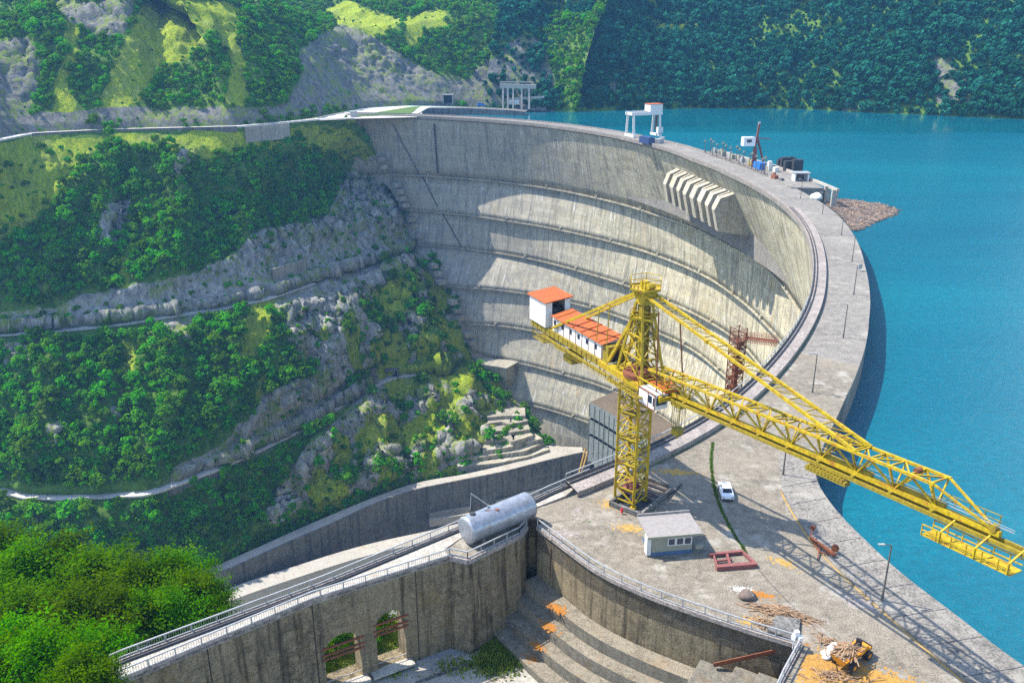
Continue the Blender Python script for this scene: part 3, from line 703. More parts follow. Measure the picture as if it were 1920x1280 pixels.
# ---- mountain behind the top road and the far abutment shore
MR = row3([(-90, 278), (0, 263), (60, 251), (200, 244), (440, 238), (520, 231), (600, 222), (640, 213), (700, 203), (770, 199), (870, 201), (960, 205), (1050, 211), (1075, 213)], [0, 0, 0, 0, 0, 0, 0, 0, 0, 0, -4, -5.5, -6.5, -7], NC)
MRi = inland(MR, 5.0)
T = np.gradient(MRi[:, :2], axis=0)
for _ in range(40): T = np.r_[T[:1], (T[:-2]+T[1:-1]+T[2:])/3, T[-1:]]
T /= np.linalg.norm(T, axis=1)[:, None]; Nn = np.stack([-T[:, 1], T[:, 0]], 1)
qs = np.r_[0, np.linspace(1, 60, 60), np.linspace(62, 330, 120)]
capw = np.clip((proj(MRi)[0]-480)/260, 0, 1)
def mprof(q): return np.interp(q, [0, 3, 14, 70, 330], [0, 5, 15, 68, 165])
rows = []
for i, q_ in enumerate(qs):
    r = MRi.copy(); r[:, 0] += Nn[:, 0]*q_; r[:, 1] += Nn[:, 1]*q_; r[:, 2] += mprof(q_)*(1-capw)+np.minimum(mprof(q_), 72+.6*np.maximum(0, mprof(q_)-70))*capw; rows.append(r)
G = np.array(rows)
u_ = proj(MRi)[0]
# spurs and gullies running down the slope
gul = (6*np.sin(u_/34.0+1.0)+9*np.sin(u_/71.0)+5*np.sin(u_/17.0+.5))*np.clip(1, 0, 1)
ampq = np.interp(qs, [0, 4, 40, 200], [0, .1, 1, 1.6])
G[:, :, 2] += ampq[:, None]*gul[None, :]*.8
G[:, :, 2] -= np.interp(qs, [0, 10, 120], [0, 2, 30])[:, None]*np.exp(-((u_-75)/60.0)**2)[None, :]
G = displace(G, np.minimum(1, ampq)[:, None]*np.ones((1, NC)), 4.5, 3.0, 1.4, 3)
G = craggy(G, np.minimum(1, ampq)[:, None]*np.ones((1, NC)), 1.1)
tag(grid_mesh('mountain', G, M['mount'], None, {'cover': cover_attr(G)}), kind='structure'); MOUNT = G
# far abutment flat between the dam end and the mountain
fa = [U(664, 222, .05), U(600, 225, .05)]+[tuple(p) for p in MRi[ii(MR, 605):ii(MR, 775)]]+[U(792, 212, .05), U(782, 219, .05)]
fa = [(p[0], p[1], -.2) for p in fa]
mb = MB(); mb.add(fa, [tuple(range(len(fa)))][::1]); tag(mb.build('abutment_ground', M['road']), kind='structure')
gt = [U(655, 219, .1), U(772, 200, .1), U(790, 199, .1), U(768, 214, .1)]
mb = MB(); mb.add(gt, [(0, 3, 2, 1)]); tag(mb.build('grass_verge', M['moss']), kind='stuff')
sq = resample(np.array([U(776, 217, 0), U(800, 203, 0), U(880, 203, -1), U(960, 207, -2), U(985, 210, -3)]), 30)
mb = MB(); mb.strip(sq, sq-np.array([0, 0, 9])); mb.strip(sq, sq+np.array([2, 14, 0])); tag(mb.build('shore_quay', M['grey_wall']), 'low overgrown stone quay on the far lake shore beside the dam end', 'quay')
# ---- far mountain across the lake
FR = row3([(900, 212), (985, 211), (1040, 211), (1150, 209), (1300, 205), (1400, 205), (1500, 206), (1600, 212), (1700, 216), (1800, 221), (1930, 226), (2100, 232)], -7, 260)
T = np.gradient(FR[:, :2], axis=0)
for _ in range(60): T = np.r_[T[:1], (T[:-2]+T[1:-1]+T[2:])/3, T[-1:]]
T /= np.linalg.norm(T, axis=1)[:, None]; Nn = np.stack([-T[:, 1], T[:, 0]], 1); Nn = Nn*.35+np.array([.35, .9])*.65
qs = np.r_[0, np.linspace(2, 480, 150)]
rows = []
for q_ in qs:
    r = FR.copy(); r[:, 0] += Nn[:, 0]*q_; r[:, 1] += Nn[:, 1]*q_; r[:, 2] += np.interp(q_, [0, 8, 480], [0, 8, 390]); rows.append(r)
G = np.array(rows); uu = proj(FR)[0]
sp_ = 6*np.sin(uu/62.0+2)+9*np.sin(uu/120.0+.3)+4*np.sin(uu/29.0)
G[:, :, 2] += np.interp(qs, [0, 10, 90, 300], [0, .1, 1, 1.7])[:, None]*(sp_[None, :]+5*np.sin(uu[None, :]/45+qs[:, None]/60))
G = displace(G, np.interp(qs, [0, 10, 80], [0, .2, 1])[:, None]*np.ones((1, 260)), 9, 5, 2, 13)
tag(grid_mesh('far_mountain', G, M['mount'], None, {'cover': cover_attr(G)}), kind='structure'); FARM = G
# ---- lake
lk = [tuple(p) for p in pt(np.linspace(90, -51, 120), r0(np.linspace(90, -51, 120))+9, -6.0)]
lk += [(44, 118, -6), (36, 108, -6), (36, 92, -6), (40, 78, -6), (44, 60, -6), (46, 20, -6), (50, -60, -6), (900, -60, -6), (1400, 1500, -6), (-260, 1500, -6), (-220, 900, -6), (-140, 760, -6)]
mb = MB(); mb.add(lk, [tuple(range(len(lk)))])
m, nt, out = mat('lake_water'); n = N(nt); P = pos(n)
big = n.noise(n.mapping(P, (.003, .013, .01)), 1.0, 5, .65); sm = n.noise(n.mapping(P, (.55, .9, 1)), 1.0, 6, .8); sm2 = n.noise(n.mapping(P, (.12, .2, 1)), 1.0, 3, .6)
col = n.mix(n.ramp(big, [(.35, 0), (.65, 1)]), (.0, .085, .135), (.0, .135, .18))
col = n.mix(n.ramp(sm, [(.32, .75), (.66, 0)]), col, (.0, .06, .09))
sx = n('SeparateXYZ', {'Vector': P}); band = n.noise(n.mapping(P, (.0022, .016, .01)), 1.0, 3, .5)
lee = n.math('ADD', n.math('MULTIPLY', n.math('SUBTRACT', n.math('ADD', sx.outputs[1], n.math('MULTIPLY', sx.outputs[0], .12)), 560.0), 1/190.0), n.math('MULTIPLY', n.math('SUBTRACT', band, .5), 1.1))
calm = n.ramp(lee, [(.38, 0), (.52, 1)])
p = finish(n, out, col, .16, n.bump(n.math('ADD', sm, sm2), .6, .5), spec=.28)
n.nt.links.new(n.math('SUBTRACT', .20, n.math('MULTIPLY', calm, .12)), p.inputs['Roughness'])
bn = p.inputs['Normal'].links[0].from_node; n.nt.links.new(n.math('SUBTRACT', .6, n.math('MULTIPLY', calm, .54)), bn.inputs['Strength'])
n.nt.links.new(n.math('ADD', .22, n.math('MULTIPLY', calm, .5)), p.inputs['Specular IOR Level'])
tag(mb.build('lake', m), kind='structure')
# ================================================================== NEAR PLATFORM, BRIDGE AND RETAINING WALLS
OE = [(66.2, 151.6), (60.2, 140.5), (55.3, 131.2), (47.5, 117.5), (43.4, 109.1), (43.0, 100.3), (44.7, 90.2), (46.1, 84.2), (48.7, 77.0), (50.8, 70.3), (56, 60), (66, 46)]
OEs = smooth_poly([(*p, 0) for p in OE], 60, 2)
FWp = smooth_poly([(3.3, 95.3, 0), (6, 91.4, 0), (10.1, 85.5, 0), (14.6, 81.7, 0), (18.9, 78.8, 0), (25.1, 75.2, 0), (30, 72.7, 0)], 50, 2)
rimn = pt(np.linspace(-51.5, -66, 40), r0(np.linspace(-51.5, -66, 40))+1.6, 0.0)
plat = [tuple(p[:2]) for p in OEs]+[(60, 40), (17, 44), (22, 60), (26.4, 67.4)]+[tuple(p[:2]) for p in FWp[::-1]]+[(4.2, 97.2), (2.2, 97.8), (1.9, 95.2), (1.0, 93.2), (-5.3, 87.7), (-7.5, 88.5), (-8.2, 90.0), (-6.5, 92.5), (2.0, 99.0)]+[tuple(p[:2]) for p in rimn[::-1]]
mb = MB(); mb.prism(plat, -3.0, 0.0); tag(mb.build('platform_pavement', M['platform']), kind='structure')
mb = MB(); o2 = OEs.copy(); o2[:, 2] = -22; mb.strip(OEs+np.array([.02, 0, .0]), o2, True)
tag(mb.build('quay_face', M['grey_wall']), 'weathered concrete quay face dropping from the crane platform into the lake', 'quay wall')
# raised lakeside walkway and its kerb
YL = smooth_poly([(40.4, 115.7, 0), (37.8, 106.8, 0), (37.3, 100.3, 0), (37.8, 89.1, 0), (40.8, 78.8, 0), (42.5, 73.5, 0), (44.3, 68.0, 0), (48, 58, 0), (57, 44, 0)], 80, 2)
OW = smooth_poly([(47.3, 117.3, 0), (43.3, 109.1, 0), (42.9, 100.3, 0), (44.6, 90.2, 0), (46.0, 84.2, 0), (48.6, 77.0, 0), (50.7, 70.3, 0), (55.9, 60, 0), (66, 46, 0)], 80, 2)
KH = np.interp(np.arange(80), [0, 30, 55, 79], [.1, .15, .35, .6])
a = YL.copy(); a[:, 2] = KH; b = OW.copy(); b[:, 2] = KH+.02; a0 = YL.copy()
mb = MB(); mb.strip(a, b); mb.strip(a0, a); mb.strip(b, OW)
lw = tag(mb.build('lakeside_walkway', M['deck']), kind='structure')
mb = MB()
for i in range(6, 78, 5): mb.bar(a[i]+np.array([.1, 0, .004]), b[i]+np.array([-.1, 0, .004]), .09, .02)
o = mb.build('joint', M['dark'], lw)
def ground_line(name, path, w, m, z=.006, jit=.5, kind='stuff', dash=0):
    c = resample(path, max(8, int(np.linalg.norm(np.diff(np.asarray(path, float), axis=0), axis=1).sum()/.25)))
    ww = w*(1+jit*fbm(np.c_[c[:, 0], c[:, 1], c[:, 0]*0], 1.3, 3, 5)*1.6); ww = np.maximum(ww, .03)
    l = offset2(c, 0); r = offset2(c, 0); T = np.gradient(c[:, :2], axis=0); T /= np.linalg.norm(T, axis=1)[:, None]; nn = np.stack([-T[:, 1], T[:, 0]], 1)
    l[:, :2] += nn*ww[:, None]; r[:, :2] -= nn*ww[:, None]; l[:, 2] += z; r[:, 2] += z
    mb = MB(); mb.strip(r, l); return tag(mb.build(name, m), kind=kind)
yl = YL.copy(); yl[:, :2] -= np.array([.22, 0]); ground_line('yellow_line', yl[12:56], .10, M['ochre'], .008, .35, 'structure')
GL = smooth_poly([(33.5, 126, 0), (31.1, 119.3, 0), (29.0, 110.7, 0), (27.9, 101.7, 0), (28.1, 95.0, 0), (28.6, 90.2, 0), (29.7, 83.7, 0), (32.8, 74.4, 0), (35, 66, 0)], 90, 2)
ground_line('grass_seam', GL[10:54], .16, M['moss'], .02, .8); ground_line('pavement_joint', GL[50:], .035, M['dark'], .008, .4, 'structure')
ri = pt(np.linspace(-64, -46, 60), r0(np.linspace(-64, -46, 60))+2.42, 0); ground_line('grass_seam', ri, .10, M['moss'], .03, 1.2)
ground_line('pavement_joint', [(2.6, 95.8, 0), (8.2, 97.2, 0)], .04, M['dark'], .008, .3, 'structure')
ground_line('pavement_joint', [(21.9, 106, 0), (25.4, 102.2, 0), (27.8, 100.6, 0)], .035, M['dark'], .008, .3, 'structure')
# tufts of grass standing in the seam
mb = MB()
for i in range(1600):
    k = random.randrange(10, 54); p = GL[k]+(GL[k+1]-GL[k])*random.random()
    x, y = p[0]+random.gauss(0, .12), p[1]+random.gauss(0, .12); h = random.uniform(.08, .3); a = random.random()*6.28
    mb.add([(x-.06*math.cos(a), y-.06*math.sin(a), 0), (x+.06*math.cos(a), y+.06*math.sin(a), 0), (x+random.gauss(0, .08), y+random.gauss(0, .08), h)], [(0, 1, 2)])
tag(mb.build('grass_tufts', M['moss']), kind='stuff')
# stains lying on the pavement
def patch(name, px, py, r, m, n=26, el=1.0, rot=0.0, z=.01, hole=.45, kind='structure', seed=0):
    """ragged ground patch made of many flecks"""
    c = U(px, py, 0); rg = random.Random(px*31+py+seed); mb = MB()
    for i in range(n*12):
        d = abs(rg.gauss(0, .5)); a = rg.random()*6.28
        x, y = d*r*math.cos(a), d*r*el*math.sin(a)
        X, Y = c[0]+x*math.cos(rot)-y*math.sin(rot), c[1]+x*math.sin(rot)+y*math.cos(rot)
        if X < 30.6+(Y-72.7)*.66+(.5 if Y < 72.7 else -40): continue
        s = rg.uniform(.04, .22)*(1.2-min(1, d*.7))*r/2.2
        v = [(X+s*rg.uniform(.5, 1.2)*math.cos(t), Y+s*rg.uniform(.5, 1.2)*math.sin(t), z+i*2e-6) for t in np.arange(0, 6.2, 1.05)]
        mb.add(v, [tuple(range(len(v)))])
    return tag(mb.build(name, m), kind=kind)
patch('ochre_stain', 1140, 945, 2.2, M['ochre'], 18); patch('ochre_stain', 1270, 885, 4.0, M['ochre'], 18, .35, -.15); patch('ochre_stain', 1180, 990, 3.0, M['ochre'], 16, .5, -.3)
patch('pale_stain', 1060, 1000, 3.0, M['walkway'], 14, .7); patch('pale_stain', 1080, 955, 1.8, M['walkway'], 10); patch('pale_stain', 1390, 1105, 1.6, M['plaster_w'], 20, .6)
patch('pale_stain', 1610, 1130, 4.0, M['walkway'], 14, .6, -.6); patch('ochre_stain', 1430, 1115, 2.6, M['orange_moss'], 14, .4, -.4); patch('ochre_stain', 1460, 1140, 1.3, M['orange_moss'], 10)
patch('ochre_stain', 1470, 1055, 3.0, M['ochre'], 10, .4, -.7); patch('ochre_stain', 1410, 1165, 2.2, M['ochre'], 14, .6); patch('moss_stain', 1105, 978, .5, M['moss'], 12)
patch('ochre_stain', 1515, 1210, .7, M['orange_moss'], 10); patch('pale_stain', 1525, 1170, 2.4, M['walkway'], 10)
patch('wood_chips', 1560, 1255, 4.2, M['chips'], 170, .7, -.3, kind='stuff'); patch('wood_chips', 1650, 1285, 5.0, M['chips'], 150, .6, -.3, kind='stuff'); patch('wood_chips', 1540, 1300, 4.0, M['chips'], 120, kind='stuff')
# ---- bridge: a walled causeway running from the dam crest to the near hillside
BR = thing('causeway_bridge', 'long walled concrete bridge road with white railings and arched openings in its side', 'bridge', (-20, 83, -13))
NL = np.array([(-40.5, 65.9, 0), (-38.7, 67.3, 0), (-22.3, 80.1, 0), (-7.5, 88.5, 0)]); FL = np.array([(*U(x, y, 1.1)[:2], 0) for x, y in ((205, 1228), (230, 1217), (600, 1081), (830, 988), (892, 963), (974, 936), (1030, 910), (1105, 879))])
deck = [tuple(p[:2]) for p in NL]+[(-8.4, 90.2), (-6.5, 92.7), (2.0, 99.3), (7.4, 103.2)]+[tuple(p[:2]) for p in FL[::-1]]
mb = MB(); mb.prism(deck, -.34, .03); part(mb, 'deck', M['pale'], BR)
def coping(path, side, name='coping'):
    p_ = resample(path, 60); mb = MB(); i_ = offset2(p_, side)
    e = np.array([0, 0, .22]); mb.strip(p_+e, i_+e, side < 0); mb.strip(p_-e*2, p_+e, side > 0); mb.strip(i_, i_+e, side < 0); part(mb, name, M['walkway'], BR)
coping(NL, .35); 
mb = MB(); p_ = resample(FL, 80); i_ = offset2(p_, -.3); e = np.array([0, 0, .2]); mb.strip(p_+e, i_+e); mb.strip(i_+e, i_); mb.strip(p_-e*2, p_+e, True); part(mb, 'parapet', M['walkway'], BR)
mb = MB(); i2 = offset2(p_, -.75); i2[:, 2] += .16
for a_, b_ in zip(i2[:-1], i2[1:]): mb.tube(a_, b_, .14, n=6)
part(mb, 'pipe', M['dark'], BR)
fl_r = FL.copy(); fl_r[:, 2] = .2; railing(fl_r, .9, BR, M['galv'], 2.6, .24)
nl_r = NL.copy(); nl_r[:, 2] = .22; nl_r[:, 0] -= .12; nl_r[:, 1] += .12; railing(nl_r, .95, BR, M['galv'], 2.6, .26)
# side wall with arched openings; wall coordinates: d metres from the bastion along the wall, z height
W_P = np.array([-7.5, 88.5]); W_D = np.array([-.870, -.493]); W_N = np.array([-.493, .870]); TKN = 2.6
def on_wall(px, py):
    X = (px-960)/F; Y = (640-py)/F; r = np.array([X, CP+Y*SP, -SP+Y*CP]); nrm = np.array([W_N[0], W_N[1]])
    t = (W_P@nrm)/(r[:2]@nrm); p = r*t; return float((p[:2]-W_P)@W_D), float(p[2]+CH)
def W3(d, z, k=0.0):
    q_ = W_P+W_D*min(d, 17)+W_N*k
    if d > 17: q_ = q_+np.array([-.79, -.613])*(d-17)
    return (q_[0], q_[1], z)
d1a, d1b = on_wall(763, 1235)[0], on_wall(709, 1240)[0]; zt1 = on_wall(740, 1142)[1]
d2a, d2b = on_wall(681, 1270)[0], on_wall(612, 1260)[0]; zt2 = on_wall(645, 1186)[1]
ZB = -15.5; SILL = -12.7
mb = MB()
def slab(poly):
    n = len(poly); v = [W3(d, z) for d, z in poly]+[W3(d, z, TKN) for d, z in poly]
    mb.add(v, [tuple(range(n)), tuple(range(2*n-1, n-1, -1))]+[(i, n+i, n+(i+1) % n, (i+1) % n) for i in range(n)])
def panel(da, db, za, zb): slab([(da, za), (db, za), (db, zb), (da, zb)])
panel(.0, d1a, ZB, -.35); panel(d1b, d2a, ZB, -.35); panel(d2b, 17, ZB, -.35); panel(17, 39.5, ZB, -.35)
for da, db, zt_ in ((d1a, d1b, zt1), (d2a, d2b, zt2)):
    n_ = 10; cx, rr = (da+db)/2, (db-da)/2
    arc = [(cx+rr*math.cos(t), zt_-rr*.9+rr*.9*math.sin(t)) for t in np.linspace(0, math.pi, n_)]
    for (x0_, z0_), (x1_, z1_) in zip(arc[:-1], arc[1:]): slab([(x1_, z1_), (x0_, z0_), (x0_, -.35), (x1_, -.35)])
    panel(da, db, ZB, SILL)
part(mb, 'side_wall', M['brown_wall'], BR)
for da, db, zt_ in ((d1a, d1b, zt1), (d2a, d2b, zt2)):
    mb = MB()
    for z_ in (zt_-1.3, zt_-2.2, zt_-2.8): mb.bar(W3(da-.4, z_, -.05), W3(db+.3, z_, -.05), .22)
    part(mb, 'opening_bars', M['rust'], BR)
    mb = MB()
    mb.bar(W3(da-.1, SILL+.9, .2), W3(db+.1, SILL+.9, .2), .09); mb.bar(W3(da-.6, SILL+.06, -.5), W3(db+1.0, SILL+.06, -.5), 1.4, .25)
    part(mb, 'sill', M['pale'], BR)
mb = MB()
for d_ in (4.6, 17.2, 29): mb = MB(); mb.bar(W3(d_, -.4, -.01), W3(d_, ZB, -.01), .16, .06); part(mb, 'wall_joint', M['black'], BR)
# bastion carrying the tank
BS = thing('bastion', 'square brown concrete bastion jutting from the bridge wall beneath the silver tank', 'bastion', (-2.5, 92, -14))
mb = MB(); top = [(-7.5, 88.5), (-5.3, 87.7), (1.0, 93.2), (1.9, 95.2), (-3.5, 96.5)]
bot = [(-7.6, 88.2), (-5.1, 87.1), (1.3, 92.6), (2.1, 95.2), (-3.5, 96.5)]
mb.add([(x, y, -16) for x, y in bot]+[(x, y, -.35) for x, y in top], [(i, (i+1) % 5, 5+(i+1) % 5, 5+i) for i in range(5)])
part(mb, 'pier', M['brown_wall'], BS)
mb = MB(); bt_ = np.array([(-7.5, 88.5, 0), (-5.3, 87.7, 0), (1.0, 93.2, 0), (1.9, 95.2, 0)])
for p_, q_ in zip(bt_[:-1], bt_[1:]): mb.bar(p_+np.array([0, 0, .0]), q_+np.array([0, 0, .0]), .45, .66)
part(mb, 'coping', M['walkway'], BS)
for sgm in (bt_[:2], bt_[1:3], bt_[2:]): railing(sgm+np.array([-.05, .1, .33]), .95, BS, M['galv'], 2.0, 0)
# curved front wall with terraces stepping down to the yard
FW = thing('curved_wall', 'curving stained brown retaining wall with a white railing below the crane platform', 'wall', (14, 82, -8))
mb = MB(); bt_ = FWp.copy(); bt_[:, 2] = -7.3; tp = FWp.copy(); tp[:, 2] = -.3
mb.strip(bt_, tp, True); mb.add([tuple(tp[0]), tuple(bt_[0]), (4.2, 97.2, -14), (4.2, 97.2, -.3)], [(0, 1, 2, 3)])
mb.add([(1.9, 95.2, -14), (1.9, 95.2, -.3), (2.2, 97.8, -.3), (2.2, 97.8, -14)], [(3, 2, 1, 0)]); mb.add([(2.2, 97.8, -14), (2.2, 97.8, -.3), (4.2, 97.2, -.3), (4.2, 97.2, -14)], [(3, 2, 1, 0)])
part(mb, 'wall_face', M['brown_wall'], FW)
mb = MB(); cp = FWp.copy()
for p_, q_ in zip(cp[:-1], cp[1:]): mb.bar(p_+np.array([0, 0, -.06]), q_+np.array([0, 0, -.06]), .5, .5)
part(mb, 'coping', M['walkway'], FW)
railing(FWp+np.array([0, 0, .19]), 1.0, FW, M['galv'], 2.4, 0)
mb = MB()
for px, py in ((995, 1045), (1010, 1070)): pass
p_ = FWp[4]; mb.bar((p_[0]-.1, p_[1]-.05, -1.5), (p_[0]-.1, p_[1]-.05, -6.0), .22, .05); part(mb, 'rust_streak', M['rust'], FW)
TR = thing('stepped_terrace', 'broad curved concrete steps streaked with orange below the curved wall', 'steps', (9, 79, -12))
lv = [(-7.3, 2.1), (-9.0, 3.8), (-10.7, 5.6), (-12.3, 7.6)]; pd = 0.0; zprev = -7.3
for i, (z_, d_) in enumerate(lv):
    a_ = offset2(FWp, -pd); b_ = offset2(FWp, -d_); a_[:, 2] = z_; b_[:, 2] = z_; c_ = b_.copy(); c_[:, 2] = z_-1.9
    mb = MB(); mb.strip(b_, a_); part(mb, 'tread', M['tread'], TR)
    mb = MB(); mb.strip(c_, b_); mb.add([a_[0], b_[0], c_[0], (a_[0][0], a_[0][1], z_-1.7)], [(0, 1, 2, 3)])
    part(mb, 'riser', M['terrace'], TR); pd = d_
def lichen(px, py, z, r, n, el=.5, rot=-.5):
    c = U(px, py, z); mb = MB(); rg = random.Random(px)
    for i in range(n):
        d = abs(rg.gauss(0, .5)); a = rg.random()*6.28; x, y = d*r*math.cos(a), d*r*el*math.sin(a)
        X, Y = c[0]+x*math.cos(rot)-y*math.sin(rot), c[1]+x*math.sin(rot)+y*math.cos(rot); s = rg.uniform(.05, .22)
        v = [(X+s*rg.uniform(.5, 1.2)*math.cos(t), Y+s*rg.uniform(.5, 1.2)*math.sin(t), z+.012+i*3e-5) for t in np.arange(0, 6.2, 1.05)]
        mb.add(v, [tuple(range(len(v)))])
    return tag(mb.build('orange_lichen', M['orange_moss']), kind='stuff')
lichen(1045, 1140, -7.3, 2.0, 260, .5, -.8); lichen(1030, 1175, -9.0, 1.7, 220, .5, -.8); lichen(1010, 1212, -10.7, 1.4, 120, .5, -.8); lichen(1000, 1235, -12.3, 1.0, 50)
# rough blocks between the bastion and the steps
RB = [(1003, 1092, -9.2, 2.0, 2.6, 2.0, 'upper rough grey concrete block in the corner by the bastion'), (990, 1122, -10.6, 2.6, 2.6, 2.2, 'middle rough grey concrete block in the corner by the bastion'), (968, 1150, -12.0, 3.2, 2.6, 2.4, 'long low grey concrete block at the bastion foot')]
for (x, y, z, w_, l_, h_, lab) in RB:
    p_ = U(x, y, z+h_/2); mb = MB(); mb.box((p_[0], p_[1], z), (w_, l_, h_), .75)
    tag(mb.build('concrete_block', M['grey_wall'], bevel=.12), lab, 'block')
# return wall with its railing, and the big stepped blocks in front of it
RW = np.array([(30, 72.7, 0), (26.4, 67.4, 0), (22, 60, 0)])
rwt = thing('return_wall', 'short concrete wall with white railing running from the curved wall corner toward the foreground', 'wall', (26.4, 67.4, -9))
mb = MB(); mb.strip(RW-np.array([0, 0, 12]), RW-np.array([0, 0, .2]), True); part(mb, 'wall_face', M['brown_wall'], rwt)
mb = MB()
for p_, q_ in zip(RW[:-1], RW[1:]): mb.bar(p_, q_, .5, .5)
part(mb, 'coping', M['walkway'], rwt)
railing(RW+np.array([0, 0, .25]), 1.0, rwt, M['galv'], 1.8, .3)
for (x, y, z, w_, l_, h_, lab) in ((1325, 1252, -5.6, 4.2, 5.5, 3, 'pale concrete step block nearest the terrace end'), (1385, 1262, -4.9, 3.4, 5.5, 3, 'middle pale concrete step block below the return wall'), (1430, 1268, -4.0, 3.2, 4.5, 3, 'highest pale concrete step block against the return wall')):
    p_ = U(x, y, z+h_/2); mb = MB(); mb.box((p_[0], p_[1]-2, z), (w_, l_, h_), -.55)
    tag(mb.build('step_block', M['terrace'], bevel=.1), lab, 'block')
mb = MB(); mb.bar(U(1338, 1246, -3.6), U(1490, 1212, -1.2), .4, .12); mb.bar(U(1338, 1246, -3.45), U(1490, 1212, -1.05), .1, .5)
tag(mb.build('steel_beam', M['rust']), 'rusty brown steel beam leaning across the steps below the railing corner', 'beam')
# yard floor, its grass and kerb
mb = MB(); mb.prism([(-48, 52), (24, 52), (24, 66), (14, 78), (2.4, 98), (-4, 94), (-26, 79), (-44, 66)], -17, -13.3); tag(mb.build('yard_floor', M['gravel']), kind='structure')
sh = [U(560, 1320, -13.28), U(720, 1245, -13.28), U(880, 1225, -13.28), U(990, 1235, -13.28), U(1040, 1300, -13.28), U(1000, 1400, -13.28), U(600, 1420, -13.28)]
mb = MB(); mb.add(sh, [tuple(range(6, -1, -1))]); tag(mb.build('yard_slab', M['pale']), kind='structure')
mb = MB(); mb.bar(U(780, 1280, -13.2), U(890, 1240, -13.2), .3, .3); tag(mb.build('kerb', M['grey_wall']), 'short concrete kerb in the gravel yard beside the grass patch', 'kerb')
# ================================================================== YELLOW TOWER CRANE
CA = np.array([16.6, 102.0]); E1 = np.array([.449, -.894]); E2 = np.array([-.894, -.449])     # E1 along the jib, E2 toward the near side
def J(L, W, z): p = CA+E1*L+E2*W; return (p[0], p[1], z)
JA = (tuple(E1), tuple(E2))
cr = thing('tower_crane', 'tall yellow lattice tower crane with orange roofed machine house standing on the dam platform', 'crane', (CA[0], CA[1], 0))
Y, YD = M['yellow'], M['yellow_d']
# mast
mr = math.atan2(-.655, .755); ca, sa = math.cos(mr), math.sin(mr); hs = 1.5
MC = [(CA[0]-.5+ca*i*hs-sa*j*hs, CA[1]+sa*i*hs+ca*j*hs) for i, j in ((-1, -1), (1, -1), (1, 1), (-1, 1))]
for c in MC:
    mb = MB(); mb.bar((*c, -.2), (*c, 17.6), .34); mb.box((*c, .1), (.8, .8, .25), mr); part(mb, 'mast_leg', Y, cr)
mb = MB(); z = .6; k = 0
while z < 16.8:
    for i in range(4):
        a, b = MC[i], MC[(i+1) % 4]; h = 1.85
        mb.bar((*a, z), (*b, z), .16)
        if (k+i) % 2: mb.bar((*a, z), (*b, z+h), .15)
        else: mb.bar((*b, z), (*a, z+h), .15)
        m_ = ((a[0]+b[0])/2, (a[1]+b[1])/2)
        if k % 2: mb.bar((*m_, z+h/2), (*(b if (k+i) % 2 == 0 else a), z+h), .10)
    if k % 3 == 2: mb.bar((*MC[0], z), (*MC[2], z), .12)
    z += 1.85; k += 1
part(mb, 'mast_bracing', Y, cr)
mb = MB()
mb.bar((CA[0]-.5+.4, CA[1]+.4, .4), (CA[0]-.5+.4, CA[1]+.4, 17), .28)
for z in np.arange(2, 17, 3.7): mb.box((CA[0]-.5, CA[1], z), (2.4, 2.4, .1), mr)
part(mb, 'ladder_shaft', YD, cr)
mb = MB(); mb.box((CA[0]-.5, CA[1], 1.9), (2.2, 2.2, .5), mr); mb.box((CA[0]-.3, CA[1]+.2, 2.6), (1.4, 1.2, .9), mr); part(mb, 'base_ballast', M['rust_red'], cr)
# slewing platform
mb = MB(); mb.tube((CA[0]-.2, CA[1], 16.9), (CA[0]-.2, CA[1], 17.5), 2.1, n=20); mb.tube((CA[0]-.2, CA[1], 17.5), (CA[0]-.2, CA[1], 17.8), 1.7, n=20); part(mb, 'slewing_ring', YD, cr)
mb = MB()
for W in (-1.9, 1.9): mb.bar(J(-7, W, 18.0), J(7.0, W, 18.0), .3, .8)
for L in (-7, -4.5, -2, .5, 3, 5, 7): mb.bar(J(L, -1.9, 18.0), J(L, 1.9, 18.0), .25, .5)
mb.box(J(-.2, 0, 18.42), (9.0, 3.5, .05), ax=JA)
part(mb, 'slewing_platform', Y, cr)
mb = MB()
for W in (-2.9, 2.9): 
    mb.bar(J(-3.2, W, 17.3), J(4.2, W, 17.3), .9, .08, )
    for zz in (17.3, 17.85, 18.35): mb.bar(J(-3.2, W*1.14, zz), J(4.2, W*1.14, zz), .06)
    for L in np.arange(-3.2, 4.3, 1.2): mb.bar(J(L, W*1.14, 17.3), J(L, W*1.14, 18.35), .06); mb.bar(J(L, W*.7, 17.5), J(L, W*1.14, 17.3), .07)
part(mb, 'side_gangway', YD, cr)
# tower head: A-frame, gallery and crow's-nest
mb = MB()
for L, W in ((-3.0, 1.7), (-3.0, -1.7), (2.7, 1.7), (2.7, -1.7)):
    mb.bar(J(L, W, 18.4), J(L*.24, W*.42, 28.3), .30)
    mb.bar(J(L*.5, W, 18.4), J(L*.22, W*.42, 26.5), .2)
for (zz) in (21.3, 24.0):
    f = 1-(zz-18.4)/9.9*.76; g = 1-(zz-18.4)/9.9*.58
    q = [J(L*f, W*g, zz) for L, W in ((-3.0, 1.7), (2.7, 1.7), (2.7, -1.7), (-3.0, -1.7))]
    for i in range(4): mb.bar(q[i], q[(i+1) % 4], .16)
lv_ = [18.4, 21.3, 24.0, 26.4]
def tq(i, zz):
    f = 1-(zz-18.4)/9.9*.76; g = 1-(zz-18.4)/9.9*.58; L, W = ((-3.0, 1.7), (2.7, 1.7), (2.7, -1.7), (-3.0, -1.7))[i]; return J(L*f, W*g, zz)
for za, zb in zip(lv_[:-1], lv_[1:]):
    for i in range(4): 
        mb.bar(tq(i, za), tq((i+1) % 4, zb), .12); mb.bar(tq((i+1) % 4, za), tq(i, zb), .12)
